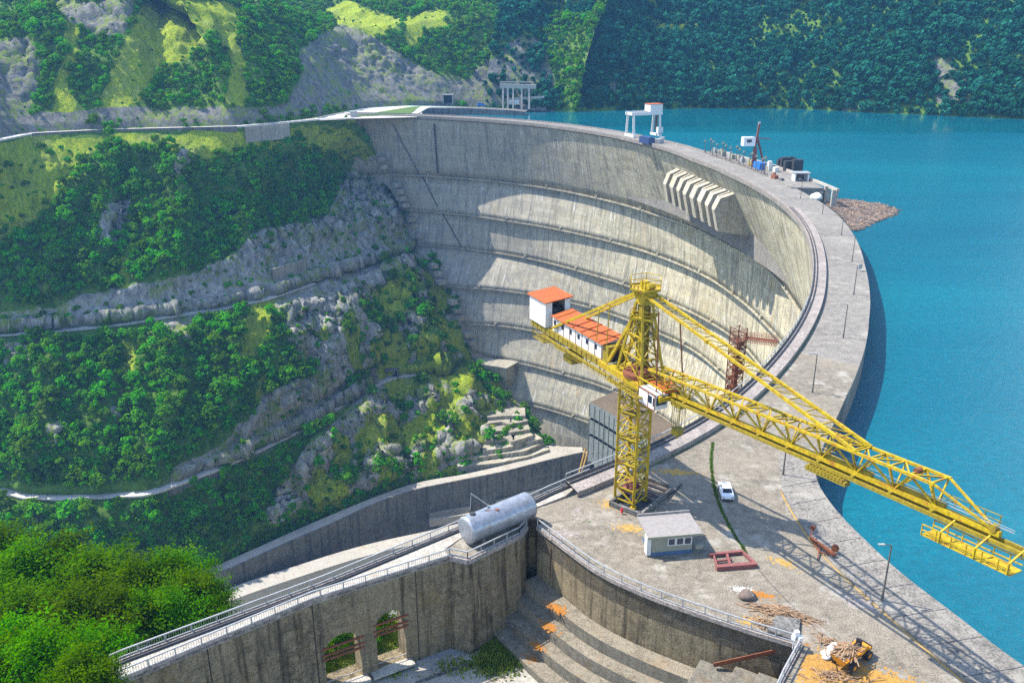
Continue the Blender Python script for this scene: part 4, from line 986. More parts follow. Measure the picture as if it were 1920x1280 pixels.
part(mb, 'tower_frame', Y, cr)
mb = MB(); mb.box(J(0, 0, 23.2), (1.25, 1.1, 9.2), ax=JA); 
for zz in np.arange(19.2, 28, .55): mb.bar(J(.75, -.35, zz), J(.75, .35, zz), .05)
mb.bar(J(.75, -.35, 19), J(.75, -.35, 28), .07); mb.bar(J(.75, .35, 19), J(.75, .35, 28), .07)
part(mb, 'tower_core', YD, cr)
mb = MB(); mb.bar(J(-5.6, 1.3, 18.6), J(-.9, .8, 26.3), .42); mb.bar(J(-5.6, -1.3, 18.6), J(-.9, -.8, 26.3), .42); part(mb, 'back_strut', Y, cr)
mb = MB(); mb.tube(J(0, 0, 18.45), J(0, 0, 19.0), 2.3, n=22); mb.tube(J(-.2, 0, 19.1), J(-.2, 0, 19.9), 1.2, n=16); mb.box(J(1.9, .9, 19.2), (1.1, 1.2, 1.3), ax=JA); part(mb, 'winch', M['rust'], cr)
def cage(r, z, h, n, m, name, th=.07, L0=0, plate=True):
    mb = MB(); q = [(CA[0]+E1[0]*L0+r*math.cos(t), CA[1]+E1[1]*L0+r*math.sin(t)) for t in np.linspace(0, 2*math.pi, n+1)[:-1]+.35]
    for i in range(n):
        a, b = q[i], q[(i+1) % n]
        for zz in (z+h, z+h*.5): mb.bar((*a, zz), (*b, zz), th)
        mb.bar((*a, z), (*a, z+h), th); mb.bar((*a, z+.1), (*b, z+.1), .06, .22)
    if plate: mb.prism(q, z-.1, z)
    part(mb, name, m, cr)
cage(2.0, 26.3, 1.1, 4, Y, 'tower_gallery', .08); cage(2.15, 30.1, 1.35, 6, Y, 'crows_nest', .08)
mb = MB(); mb.box(J(0, 0, 29.0), (1.7, 1.5, 1.9), ax=JA); mb.tube(J(.9, -.9, 29.4), J(.9, .9, 29.4), .55, n=14); mb.tube(J(-.9, -.9, 29.4), J(-.9, .9, 29.4), .5, n=14)
mb.box(J(.3, .2, 30.6), (.8, .7, .9), ax=JA); mb.box(J(-.7, -.3, 30.5), (.5, .9, .7), ax=JA); mb.tube(J(1.1, -.5, 30.6), J(1.1, .5, 30.6), .4, n=12); mb.bar(J(.1, .6, 30.2), J(.1, .6, 31.3), .16)
part(mb, 'head_block', Y, cr)
# counter-jib
mb = MB()
for W in (-1.65, 1.65): mb.bar(J(-5.5, W, 17.9), J(-26.8, W, 17.9), .34, .95)
for L in np.arange(-26.8, -5, 2.1): mb.bar(J(L, -1.65, 17.75), J(L, 1.65, 17.75), .2, .4)
for L in np.arange(-26, -6, 1.3): mb.bar(J(L, 1.84, 17.45), J(L, 1.84, 18.38), .07, .09)
mb.box(J(-16.2, 0, 18.36), (21.0, 3.2, .05), ax=JA)
part(mb, 'counter_jib', YD, cr)
mb = MB()
mb.bar(J(-4, 2.4, 17.2), J(-22, 2.4, 17.2), .8, .07)
for zz in (17.25, 17.7, 18.1): mb.bar(J(-4, 2.8, zz-.35), J(-22, 2.8, zz-.35), .06)
for L in np.arange(-22, -3.9, 1.5): mb.bar(J(L, 2.8, 16.9), J(L, 2.8, 17.8), .06)
for W in (-1.2, 1.2):
    mb.bar(J(-4.5, W, 16.4), J(-20, W, 15.9), .16)
    for i, L in enumerate(np.arange(-19, -4.6, 1.8)): mb.bar(J(L, W, 17.4), J(L-(.9 if i % 2 else -.9), W, 16.1), .1)
part(mb, 'counter_jib_bracing', YD, cr)
mb = MB(); mb.box(J(-15.2, 1.0, 15.7), (2.4, 2.0, .9), ax=JA); mb.box(J(-15.2, 1.0, 16.6), (1.8, 1.4, .6), ax=JA); part(mb, 'counterweight_trolley', YD, cr)
mb = MB()
for L in (-22.8, -26.4):
    for W in (-1.7, 1.7): mb.bar(J(L, W, 17.5), J(L, W, 15.6), .14)
for zz in (15.65, 16.5): 
    for W in (-1.7, 1.7): mb.bar(J(-22.8, W, zz), J(-26.4, W, zz), .11)
    for L in (-22.8, -26.4): mb.bar(J(L, -1.7, zz), J(L, 1.7, zz), .11)
mb.box(J(-24.6, 0, 15.6), (3.6, 3.4, .06), ax=JA)
part(mb, 'hanging_cage', YD, cr)
# machine house
def house(L0, L1, W, z0, z1, name):
    mb = MB(); mb.box(J((L0+L1)/2, 0, (z0+z1)/2), (abs(L1-L0), W*2, z1-z0), ax=JA); return part(mb, name, M['white'], cr)
mh = house(-7.0, -20.6, 1.5, 18.42, 20.7, 'machine_house')
def sub(mb, name, m, par):
    o = mb.build(name, m); o.parent = par; o.location = -cr.location-par.location if False else (0, 0, 0); return o
for L in np.arange(-8.6, -20, -2.25):
    mb = MB(); mb.box(J(L, 1.51, 19.75), (.62, .06, .72), ax=JA); sub(mb, 'window', M['glass'], mh)
for L in np.arange(-7.1, -20.7, -1.7): mb = MB(); mb.box(J(L, 1.53, 19.5), (.07, .05, 2.1), ax=JA); sub(mb, 'panel_joint', M['rust'], mh)
mb = MB()
n_ = 60; La = np.linspace(-6.4, -20.6, n_*2)
A_ = [J(L, 1.85, 20.75+.03*(i % 4 < 2)) for i, L in enumerate(La)]; B_ = [J(L, -1.7, 21.35+.03*(i % 4 < 2)) for i, L in enumerate(La)]
mb.strip(A_, B_); mb.strip([(p[0], p[1], p[2]-.12) for p in A_], A_); 
for L in np.arange(-7.5, -20, -2.3): mb.bar(J(L, 1.85, 20.84), J(L, -1.7, 21.44), .12, .08)
sub(mb, 'roof', M['orange'], mh)
mb = MB(); mb.box(J(-6.2, 0, 19.5), (1.3, 2.9, 2.2), ax=JA); part(mb, 'porch', YD, cr)
mb = MB(); mb.box(J(-5.52, .3, 19.4), (.08, 1.0, 1.9), ax=JA); part(mb, 'porch_door', M['black'], cr)
mb = MB()   # winch house at the far end: three walls and a back, open toward the tower
for W in (-2.05, 2.05): mb.box(J(-24.2, W, 20.5), (5.0, .12, 4.0), ax=JA)
mb.box(J(-26.7, 0, 20.5), (.12, 4.2, 4.0), ax=JA); mb.box(J(-21.75, 1.5, 20.5), (.12, 1.0, 4.0), ax=JA); mb.box(J(-21.75, -1.6, 20.5), (.12, .8, 4.0), ax=JA); mb.box(J(-24.2, 0, 18.5), (5.0, 4.1, .1), ax=JA)
eh = part(mb, 'winch_house', M['white'], cr)
mb = MB()
La = np.linspace(-21.2, -27.1, 50)
A_ = [J(L, 2.4, 22.5+.04*(i % 4 < 2)) for i, L in enumerate(La)]; B_ = [J(L, -2.4, 22.95+.04*(i % 4 < 2)) for i, L in enumerate(La)]
mb.strip(A_, B_); mb.strip([(p[0], p[1], p[2]-.14) for p in A_], A_); mb.strip([A_[0], B_[0]], [(A_[0][0], A_[0][1], A_[0][2]-.14), (B_[0][0], B_[0][1], B_[0][2]-.14)])
sub(mb, 'roof', M['orange'], eh)
mb = MB(); mb.box(J(-24.2, 0, 19.5), (3.6, 2.6, 1.8), ax=JA); mb.tube(J(-23, -1.2, 20.6), J(-23, 1.2, 20.6), .6, n=14); sub(mb, 'hoist_drum', M['dark'], eh)
# tie bars
mb = MB()
for W in (-1.35, 1.75): 
    mb.bar(J(-.8, W*.5, 29.4), J(-20.2, W, 18.9), .30, .34)
part(mb, 'rear_tie_bar', Y, cr)
mb = MB()
for L in (-5.5, -8): mb.bar(J(L, 1.5, 26.7 if L > -7 else 25.3), J(L-.3, 1.6, 20.9), .12)
part(mb, 'hanger', Y, cr)
def zt_(L): return 18+(L-3)*.102+2.5
def zb_(L): return 18+(L-3)*.102
mb = MB(); ta = [np.array(J(1.0, W, 29.5)) for W in (.75, -.75)]; tb = [np.array(J(35.2, W, zt_(35.2)+.1)) for W in (1.0, -1.0)]
for a, b in zip(ta, tb): mb.bar(a, b, .26, .3)
n_ = 15
for i in range(n_+1):
    f = i/n_; p, q_ = ta[0]+(tb[0]-ta[0])*f, ta[1]+(tb[1]-ta[1])*f; mb.bar(p, q_, .12)
    if i < n_:
        f2 = (i+1)/n_; q2 = ta[1]+(tb[1]-ta[1])*f2; mb.bar(p, q2, .09)
mb.box(tuple((ta[0]+(tb[0]-ta[0])*.36)), (.5, .4, .4), .4)
part(mb, 'front_tie_bar', Y, cr)
mb = MB(); mb.bar(J(4.2, .9, 28.3), J(5.6, 1.6, 18.4), .15); mb.bar(J(6.2, -.8, 27.6), J(7.0, -1.4, 18.8), .15); part(mb, 'rusty_stay', M['rust'], cr)
# jib: triangular truss, apex down
mb = MB()
mb.bar(J(2, 0, zb_(2)), J(49.0, 0, zb_(49.0)), .42, .46)
for W in (-1.05, 1.05): mb.bar(J(3, W, zt_(3)), J(43.4, W, zt_(43.4)), .24, .26)
part(mb, 'jib_chord', Y, cr)
mb = MB(); nodes = np.arange(5.4, 43.5, 4.2)
for i, L in enumerate(nodes):
    for W in (-1.05, 1.05):
        for d in (-2.17, 2.17):
            if 3 <= L+d <= 43.6: mb.bar(J(L, 0, zb_(L)), J(L+d, W, zt_(L+d)), .17)
        mb.bar(J(L, 0, zb_(L)), J(min(L, 43.3), W, zt_(min(L, 43.3))), .13)
tn = [min(max(L, 3.2), 43.3) for L in np.arange(3.2, 44, 2.1)]
for i, L in enumerate(tn):
    mb.bar(J(L, -1.05, zt_(L)), J(L, 1.05, zt_(L)), .15)
    if i+1 < len(tn): s_ = 1 if i % 2 else -1; mb.bar(J(L, -1.05*s_, zt_(L)), J(tn[i+1], 1.05*s_, zt_(tn[i+1])), .13)
for W in (-1.05, 1.05): mb.bar(J(43.3, W, zt_(43.3)), J(48.2, W*.15, zb_(48.2)+.3), .17)
part(mb, 'jib_lacing', Y, cr)
mb = MB()
for W in (.55, -.25): mb.bar(J(4, W, zb_(4)-.55), J(51.8, W, zb_(51.8)-.55), .22, .34)
for L in nodes: mb.bar(J(L, -.3, zb_(L)-.3), J(L, .6, zb_(L)-.3), .3, .3)
mb.bar(J(30.5, -.1, zb_(30.5)+.45), J(36.5, -.1, zb_(36.5)+.45), .5, .35); mb.bar(J(39, -.1, zb_(39)+.45), J(44, -.1, zb_(44)+.45), .45, .3)
part(mb, 'trolley_rail', YD, cr)
mb = MB()
for k, (dz, W) in enumerate(((.75, -.2), (1.05, .1), (1.4, -.3))): mb.bar(J(6, W, zb_(6)+dz), J(50, W*.3, zb_(50)+.5+k*.12), .035)
part(mb, 'hoist_cable', M['galv'], cr)
mb = MB()
mb.bar(J(29.5, .6, zb_(29)-1.15), J(34.5, .6, zb_(34)-1.15), .7, .4)
for L in np.arange(29.8, 34.4, .42): mb.tube(J(L, .3, zb_(L)-.98), J(L, 1.0, zb_(L)-.98), .21, n=8)
part(mb, 'festoon_trolley', YD, cr)
mb = MB()   # service basket hung under the tip
for L0, L1 in ((43.6, 51.4),):
    mb.bar(J(L0, 1.1, zb_(L0)-2.0), J(L1, 1.1, zb_(L1)-2.0), 1.5, .10)
    for zz in (-1.5, -1.0):
        for W in (.4, 1.85): mb.bar(J(L0, W, zb_(L0)+zz), J(L1, W, zb_(L1)+zz), .09)
    for L in np.arange(L0, L1+.1, 1.35):
        for W in (.4, 1.85): mb.bar(J(L, W, zb_(L)-2.0), J(L, W, zb_(L)-1.0), .08)
    for L in (45.3, 48.4, 51.2):
        mb.bar(J(L, .3, zb_(L)-.3), J(L, 1.9, zb_(L)-1.0), .14); mb.bar(J(L, 1.9, zb_(L)-1.0), J(L, 1.9, zb_(L)-2.0), .14)
part(mb, 'tip_basket', Y, cr)
mb = MB(); mb.tube(J(48.4, -.3, zb_(48.4)+.35), J(48.4, .3, zb_(48.4)+.35), .32, n=14); part(mb, 'tip_sheave', YD, cr)
mb = MB(); mb.tube(J(41.0, -.3, zt_(41)+.1), J(41.0, .3, zt_(41)+.1), .28, n=12); part(mb, 'rope_sheave', M['rust'], cr)
mb = MB()
for L in np.arange(43, 48.5, 1.3): mb.bar(J(L, -.9, zb_(L)+.1), J(L, -.9, zb_(L)+1.1), .06)
for zz in (.6, 1.1): mb.bar(J(43, -.9, zb_(43)+zz), J(48.4, -.9, zb_(48.4)+zz), .06)
part(mb, 'tip_walkway_rail', YD, cr)
# operator's cab
cx_ = J(4.9, 1.5, 17.55)
mb = MB(); mb.box(cx_, (3.4, 2.0, 2.0), ax=JA); cb = part(mb, 'cab', M['white'], cr, bevel=.05)
mb = MB(); mb.box(J(4.9+.75, 2.51, 17.75), (.75, .05, .95), ax=JA); sub(mb, 'window', M['glass'], cb)
mb = MB(); mb.box(J(6.62, 1.5, 17.7), (.05, 1.5, 1.1), ax=JA); sub(mb, 'window', M['glass'], cb)
mb = MB(); mb.box(J(4.9+1.48, 2.51, 17.65), (.22, .05, 1.1), ax=JA); sub(mb, 'window', M['glass'], cb)
mb = MB()
for L in (3.2, 5.25, 6.6): mb.box(J(L, 2.52, 17.55), (.09, .06, 2.0), ax=JA)
mb.bar(J(3.2, 2.5, 16.55), J(6.6, 2.5, 16.55), .12); mb.bar(J(3.2, 2.5, 18.58), J(6.7, 2.5, 18.58), .14); sub(mb, 'frame', M['rust'], cb)
mb = MB()
q_ = [J(2.4, 2.0, 19.4), J(7.4, 2.0, 19.4), J(7.4, -2.0, 19.4), J(2.4, -2.0, 19.4)]
for i in range(4): mb.bar(q_[i], q_[(i+1) % 4], .16); mb.bar(q_[i], (q_[i][0], q_[i][1], 18.4), .12)
for L in (3.7, 5.0, 6.2): mb.bar(J(L, 2, 19.4), J(L, -2, 19.4), .1)
part(mb, 'cab_guard_frame', Y, cr)
mb = MB(); mb.box(J(5, -.2, 18.75), (3.4, 2.4, .4), ax=JA); part(mb, 'cab_roof_deck', M['orange'], cr)
# hook block under its trolley
mb = MB(); mb.box(J(8.2, 0, zb_(8.2)-.95), (1.8, 1.2, .5), ax=JA); part(mb, 'hook_trolley', YD, cr)
mb = MB()
for L in (7.5, 7.9, 8.3, 8.9):
    for W in (-.45, .45): mb.bar(J(L, W, zb_(8)-1.1), J(L*.96+.33, W, 14.3), .06)
part(mb, 'hook_rope', M['yellow_d'], cr)
mb = MB(); mb.prism([(CA[0]+E1[0]*8.2+.75*math.cos(t), CA[1]+E1[1]*8.2+.75*math.sin(t)) for t in np.arange(8)*math.pi/4], 13.7, 14.35); mb.tube(J(8.2, 0, 13.7), J(8.2, 0, 13.0), .2, .1, 8); part(mb, 'hook_block', YD, cr)
# foundation kerb round the mast foot
fo = thing('crane_foundation', 'low concrete kerb wall boxing in the foot of the yellow crane', 'foundation', (19, 103, 0))
Q = [(13.2, 100.6), (16.9, 97.6), (22.4, 104.6), (18.9, 107.6)]; mb = MB()
for i in range(4):
    a, b = Q[i], Q[(i+1) % 4]; mb.bar((*a, .35), (*b, .35), .35, .7)
part(mb, 'kerb_wall', M['grey_wall'], fo)
mb = MB(); mb.prism([(13.6, 100.6), (16.9, 98.0), (22.0, 104.6), (18.9, 107.2)], .004, .03); part(mb, 'pit_shade_sheet', M['dark'], fo)  # dark sheet laid on the pavement, painting in the shade of a pit
mb = MB()
for f in (.45, .6, .75, .9): mb.bar((14+5*f, 101+6*f, .5), (17+5*f, 98.6+6*f, .5), .25, .25)
part(mb, 'sleeper', M['wood_d'], fo)
mb = MB(); mb.bar(U(1255, 933, .1), U(1278, 906, .1), .18, .18); tag(mb.build('steel_bar', M['dark']), 'thin dark bar lying on the pavement behind the crane foundation', 'bar')
mb = MB(); c_ = U(1166, 957, .5); mb.box((c_[0], c_[1], .5), (.28, .28, .55), .3); mb.tube((c_[0], c_[1], .78), (c_[0], c_[1], .95), .08, n=8); tag(mb.build('fuel_can', plain('red_plastic', (.62, .03, .04), .4, 0, .1)), 'small bright red can at the corner of the crane foundation', 'can')
# ================================================================== THINGS ON THE PLATFORM
def local(root): return root
# ---- silver tank
tk = thing('tank', 'big silver cylindrical tank lying on its side on the bastion by the bridge', 'tank', (-1.2, 92.6, 0))
ta_, tb_ = np.array([-5.6, 91.2, 2.15]), np.array([2.1, 97.2, 2.15]); TR_ = 1.75
dv = (tb_-ta_)/np.linalg.norm(tb_-ta_); sd = np.array([dv[1], -dv[0], 0])
def ring(c, r, n=40): return [tuple(c+sd*r*math.cos(t)+np.array([0, 0, 1])*r*math.sin(t)) for t in np.linspace(0, 2*math.pi, n, endpoint=False)]
def revolve(prof, a, name, m, root):
    mb = MB(); n = 40; rs = [ring(a+dv*s_, max(r, .01)) for s_, r in prof]
    for r_ in rs: mb.v += r_
    for k in range(len(rs)-1):
        for i in range(n): mb.f.append((k*n+i, (k+1)*n+i, (k+1)*n+(i+1) % n, k*n+(i+1) % n))
    return part(mb, name, m, root, smooth=True)
LT = float(np.linalg.norm(tb_-ta_))
pr = [(0, TR_)]
pr += [(LT*k/12, TR_) for k in range(1, 12)]+[(LT, TR_)]
revolve(pr, ta_, 'shell', M['tank'], tk)
revolve([(-.0, TR_+.02), (-.12, TR_-.05), (-.22, TR_*.8), (-.30, TR_*.45), (-.33, .0)], ta_, 'end_cap', M['tank'], tk)
revolve([(LT, TR_+.02), (LT+.12, TR_-.05), (LT+.22, TR_*.8), (LT+.30, TR_*.45), (LT+.33, .0)], ta_, 'end_cap', M['tank'], tk)
for f in (.18, .82):
    mb = MB(); c = ta_+dv*LT*f; mb.bar(c-sd*1.3-np.array([0, 0, 1.75]), c+sd*1.3-np.array([0, 0, 1.75]), .5, .9); part(mb, 'saddle', M['grey_wall'], tk)
up = np.array([0, 0, 1.0])
mb = MB(); c = ta_+dv*1.1+up*TR_*.97+sd*-.25; mb.tube(c-up*.1, c+up*.25, .36, n=16); part(mb, 'manhole', M['dark'], tk)
mb = MB(); c = ta_+dv*3.6+up*(TR_-.02)-sd*.35; mb.tube(c, c+up*.3, .18, n=10); mb.bar(c+up*.3, c-dv*1.9-sd*1.0+up*2.2, .11); mb.bar(c-dv*1.9-sd*1.0+up*2.2, c-dv*1.9-sd*1.3-up*.3, .09); part(mb, 'filler_pipe', M['galv'], tk)
mb = MB(); c = ta_+dv*4.2+up*TR_*.9+sd*.6; mb.box(c, (.5, .35, .2)); mb.bar(c, c-dv*1.4-sd*.5+up*.2, .1); part(mb, 'fitting', M['rust'], tk)
# ---- hut
hp = np.array([18.2, 88.9]); ha = math.atan2(.9, 6.2)
h = thing('hut', 'small flat roofed plaster hut with a grey felt roof and blue plinth on the platform', 'hut', (hp[0]+1.2, hp[1]+2, 0), None)
ex = np.array([math.cos(ha), math.sin(ha)]); ey = np.array([-ex[1], ex[0]])
def Hh(u, v, z): p = hp+ex*u+ey*v; return (p[0], p[1], z)
HX = (tuple(ex), tuple(ey))
mb = MB(); mb.box(Hh(1.3, 1.9, 1.62), (5.1, 3.6, 2.2), ax=HX); hw_ = part(mb, 'wall', M['plaster'], h)
mb = MB(); mb.box(Hh(1.3, 1.9, .26), (5.16, 3.66, .52), ax=HX); part(mb, 'plinth', M['blue_base'], h)
def subp(mb, name, m, par): o = mb.build(name, m); o.parent = par; return o
mb = MB(); mb.box(Hh(1.55, 2.2, 2.82), (6.8, 4.9, .22), ax=HX); rf = part(mb, 'roof', M['roof'], h)
mb = MB(); mb.box(Hh(1.55, 4.62, 3.06), (6.8, .16, .3), ax=HX); subp(mb, 'roof_upstand', M['roof'], rf)
mb = MB(); mb.box(Hh(1.55, -.28, 2.78), (6.9, .1, .32), ax=HX); subp(mb, 'fascia', M['plaster'], rf)
for u in (1.2, 2.25, 3.25):
    mb = MB(); mb.box(Hh(u, .08, 1.85), (.78, .1, .85), ax=HX); w_ = part(mb, 'window', M['glass'], h)
    mb = MB()
    for uu in (-.45, .45): mb.box(Hh(u+uu, .07, 1.85), (.12, .16, 1.05), ax=HX)
    for z_ in (1.38, 2.32): mb.box(Hh(u, .07, z_), (.78, .16, .1), ax=HX)
    subp(mb, 'frame', M['plaster_w'], w_)
mb = MB(); mb.box(Hh(-1.62, .5, 1.45), (.55, 1.0, 2.5), ax=HX); part(mb, 'porch_wall', M['plaster_w'], h)
mb = MB(); mb.box(Hh(-1.27, 1.9, 1.25), (.06, .95, 1.9), ax=HX); part(mb, 'door', M['blue_base'], h)
mb = MB(); mb.box(Hh(4.75, .1, .9), (.9, .5, .5), ax=HX); part(mb, 'side_box', M['plaster'], h)
# ---- white saloon car
cl = np.array([29.5, 103.6]); cd = np.array([-.10, -.995]); cs = np.array([-cd[1], cd[0]])*-1
car = thing('parked_car', 'white saloon car parked alone on the platform beyond the crane shadow', 'car', (cl[0], cl[1], 0))
def K(u, v, z): p = cl+cd*u+cs*v; return (p[0], p[1], z)
prof = [(-2.05, .45), (-2.05, .82), (-1.45, .93), (-1.0, .96), (-.45, 1.40), (.75, 1.42), (1.35, .98), (2.0, .90), (2.08, .5), (2.05, .28), (-2.0, .28)]
def car_body(prof, W, inset):
    mb = MB(); n = len(prof); vs = []
    for s_ in (-1, -.88, .88, 1):
        for (u, z) in prof:
            w = W*s_; zz = z-(.05 if abs(s_) == 1 and z > .6 else 0)
            if z > 1.0: w = min(abs(w), W*inset)*(1 if s_ > 0 else -1)
            vs.append(K(u*(.985 if abs(s_) == 1 else 1), w, zz))
    fs = []
    for r_ in range(3):
        for i in range(n): j = (i+1) % n; fs.append((r_*n+i, r_*n+j, (r_+1)*n+j, (r_+1)*n+i))
    fs += [tuple(range(n-1, -1, -1)), tuple(range(3*n, 4*n))]
    return mb.add(vs, fs)
cb = part(car_body(prof, .82, .76), 'body', M['clean_white'], car, bevel=.05)
def glass(pts, name): mb = MB(); mb.add([K(*p) for p in pts], [(0, 1, 2, 3)]); mb.add([K(*p) for p in pts[::-1]], [(0, 1, 2, 3)]); part(mb, name, M['glass'], car)
glass([(.80, .56, 1.405), (1.33, .66, 1.0), (1.33, -.66, 1.0), (.80, -.56, 1.405)], 'windscreen'); glass([(-.50, -.56, 1.385), (-.97, -.64, .99), (-.97, .64, .99), (-.50, .56, 1.385)], 'rear_window')
for s_ in (-1, 1):
    q = [(-.80, s_*.75, 1.0), (-.42, s_*.65, 1.36), (.70, s_*.65, 1.38), (1.15, s_*.75, 1.0)]; glass(q, 'side_window')
for u in (-1.3, 1.3):
    for s_ in (-1, 1):
        mb = MB(); mb.tube(K(u, s_*.68, .31), K(u, s_*.85, .31), .31, n=18); wh = part(mb, 'wheel', M['rubber'], car)
        mb = MB(); mb.tube(K(u, s_*.84, .31), K(u, s_*.865, .31), .17, n=14); subp(mb, 'hub_cap', M['galv'], wh)
for s_ in (-.58, .58):
    mb = MB(); mb.box(K(2.06, s_, .68), (.05, .32, .16), ax=(tuple(cd), tuple(cs))); part(mb, 'headlight', M['galv'], car)
for u in (-2.1, 2.12): mb = MB(); mb.box(K(u, 0, .42), (.1, 1.5, .12), ax=(tuple(cd), tuple(cs))); part(mb, 'bumper', M['dark'], car)
# ---- dumper truck carrying driftwood
dl = np.array([34.3, 70.3]); dd = np.array([.80, .60]); ds = np.array([-dd[1], dd[0]]); DX = (tuple(dd), tuple(ds))
dp = thing('dumper', 'orange site dumper heaped with driftwood standing among wood chips', 'dumper', (dl[0], dl[1], 0))
def D(u, v, z): p = dl+dd*u+ds*v; return (p[0], p[1], z)
mb = MB(); q = []
for (u, w, z) in ((-2.2, .55, .95), (-2.5, .95, 1.75)): q += [D(u, -w, z), D(u, w, z)]
for (u, w, z) in ((.1, .6, .95), (.25, 1.0, 1.75)): q += [D(u, -w, z), D(u, w, z)]
mb.add(q, [(0, 1, 3, 2), (4, 6, 7, 5), (0, 2, 6, 4), (1, 5, 7, 3), (0, 4, 5, 1), (2, 3, 7, 6)]); part(mb, 'skip', M['loader'], dp)
mb = MB(); mb.box(D(1.25, 0, 1.15), (1.5, 1.35, .7), ax=DX); mb.box(D(2.15, 0, .95), (.5, 1.5, .45), ax=DX); mb.box(D(-.6, 0, .75), (2.9, .7, .3), ax=DX); part(mb, 'chassis', M['loader'], dp, bevel=.06)
mb = MB(); mb.box(D(.85, 0, 1.6), (.55, .6, .25), ax=DX); mb.box(D(1.1, 0, 1.95), (.16, .6, .6), ax=DX); mb.bar(D(.5, .2, 1.5), D(.45, .1, 2.0), .07); part(mb, 'seat', M['black'], dp)
mb = MB(); mb.box(D(2.43, 0, 1.05), (.08, 1.5, .5), ax=DX); part(mb, 'engine_grille', M['dark'], dp)
for u, R_, vv in ((-1.2, .58, .98), (1.75, .52, .82)):
    for s_ in (-1, 1):
        mb = MB(); mb.tube(D(u, s_*(vv-.22), R_), D(u, s_*(vv+.22), R_), R_, n=20); wh = part(mb, 'wheel', M['rubber'], dp)
        mb = MB(); mb.tube(D(u, s_*(vv+.2), R_), D(u, s_*(vv+.235), R_), R_*.45, n=14); subp(mb, 'rim', M['loader'], wh)
def sticks(name, c, n, spread, ln, m, label, cat, ang=0.0, aj=.5, h=.5, th=(.03, .09), seed=1, kind=None):
    rg = random.Random(seed); mb = MB()
    for i in range(n):
        x, y = rg.gauss(0, spread[0]), rg.gauss(0, spread[1]); a = ang+rg.gauss(0, aj); L = rg.uniform(*ln); z = c[2]+.05+rg.random()*h*max(0, 1-math.hypot(x/spread[0], y/spread[1])/2.2)
        X, Yy = c[0]+x*math.cos(ang)-y*math.sin(ang), c[1]+x*math.sin(ang)+y*math.cos(ang)
        t = rg.uniform(*th); p = (X-math.cos(a)*L/2, Yy-math.sin(a)*L/2, z); q_ = (X+math.cos(a)*L/2, Yy+math.sin(a)*L/2, z+rg.gauss(0, .12))
        mid = ((p[0]+q_[0])/2+rg.gauss(0, .1), (p[1]+q_[1])/2+rg.gauss(0, .1), (p[2]+q_[2])/2+abs(rg.gauss(0, .1)))
        mb.tube(p, mid, t, t*.85, 5); mb.tube(mid, q_, t*.85, t*.5, 5)
    return tag(mb.build(name, m), label, cat, None, kind)
sticks('driftwood_load', D(-1.1, 0, 1.72), 170, (.62, .45), (.6, 1.9), M['wood'], 'heap of brown driftwood filling the orange dumper', 'driftwood', math.atan2(dd[1], dd[0]), .9, .75, seed=3)
# ---- wood piles, sacks, boulder
sticks('driftwood_pile', U(1468, 1150, 0), 170, (1.5, .38), (.8, 2.3), M['wood'], 'long pile of pale driftwood branches beside the dark slab', 'driftwood', -.40, .35, .55, seed=4)
sticks('driftwood_pile', U(1432, 1168, 0), 70, (.6, .45), (.4, 1.2), M['wood'], 'small tangled heap of driftwood next to the railing', 'driftwood', -.7, .9, .5, seed=5)
sticks('driftwood_pile', U(1555, 1203, 0), 60, (.75, .4), (.3, 1.0), M['wood'], 'scattered small sticks near the white sacks', 'driftwood', -.6, .8, .25, seed=6)
sticks('driftwood_pile', U(1565, 1270, 0), 60, (1.5, .6), (.6, 2.0), M['wood'], 'long branches lying on the orange wood chips', 'driftwood', -.2, .5, .35, seed=7)
sb = U(1478, 1175, 0); mb = MB(); mb.prism([U(1455, 1158, 0)[:2], U(1500, 1165, 0)[:2], U(1497, 1190, 0)[:2], U(1484, 1203, 0)[:2], U(1438, 1185, 0)[:2]], .004, .38); tag(mb.build('slab', M['grey_wall']), 'flat dark concrete slab between the driftwood pile and the railing', 'slab')
def lump(name, c, r, m, label, cat, sq=(1, 1, .7), seed=0, group=None, amp_=.18):
    import bmesh
    bm = bmesh.new(); bmesh.ops.create_icosphere(bm, subdivisions=3, radius=1.0)
    P = np.array([v.co[:] for v in bm.verts]); d = 1+amp_*fbm(P+seed*7.7, .8, 3, seed)
    for v, k in zip(bm.verts, d): v.co = (v.co.x*k*r*sq[0], v.co.y*k*r*sq[1], max(-.3, v.co.z*k)*r*sq[2])
    me = bpy.data.meshes.new(name); bm.to_mesh(me); bm.free(); me.materials.append(m); me.polygons.foreach_set('use_smooth', [True]*len(me.polygons))
    o = link(bpy.data.objects.new(name, me)); o.location = c; return tag(o, label, cat, group)
c = U(1401, 1120, .0); lump('boulder', (c[0], c[1], .25), .85, M['wood_d'], 'rounded brown boulder alone on the pavement near the railing', 'boulder', (1.1, .9, .75), 2, None, .35)
labs = ['white sack lying nearest the dumper skip', 'white sack behind the others toward the road', 'white sack on top of the small sack heap', 'white sack at the open end of the sack heap', 'white sack lowest on the wood chips', 'white sack between the driftwood sticks and the heap']
for i, (x, y, z, r) in enumerate(((1573, 1226, 0, .55), (1566, 1212, 0, .5), (1570, 1219, .35, .5), (1548, 1226, 0, .5), (1550, 1234, 0, .45), (1560, 1218, 0, .5))):
    c = U(x, y, 0); lump('sack', (c[0], c[1], .16+z), r, M['bag'], labs[i], 'sack', (1.1, .8, .65), i, 'white sacks heaped beside the dumper')
sl_ = ['white floodlight head at the top of the railing corner cluster', 'white floodlight head facing the platform on the railing corner', 'white floodlight head facing the steps on the railing corner']
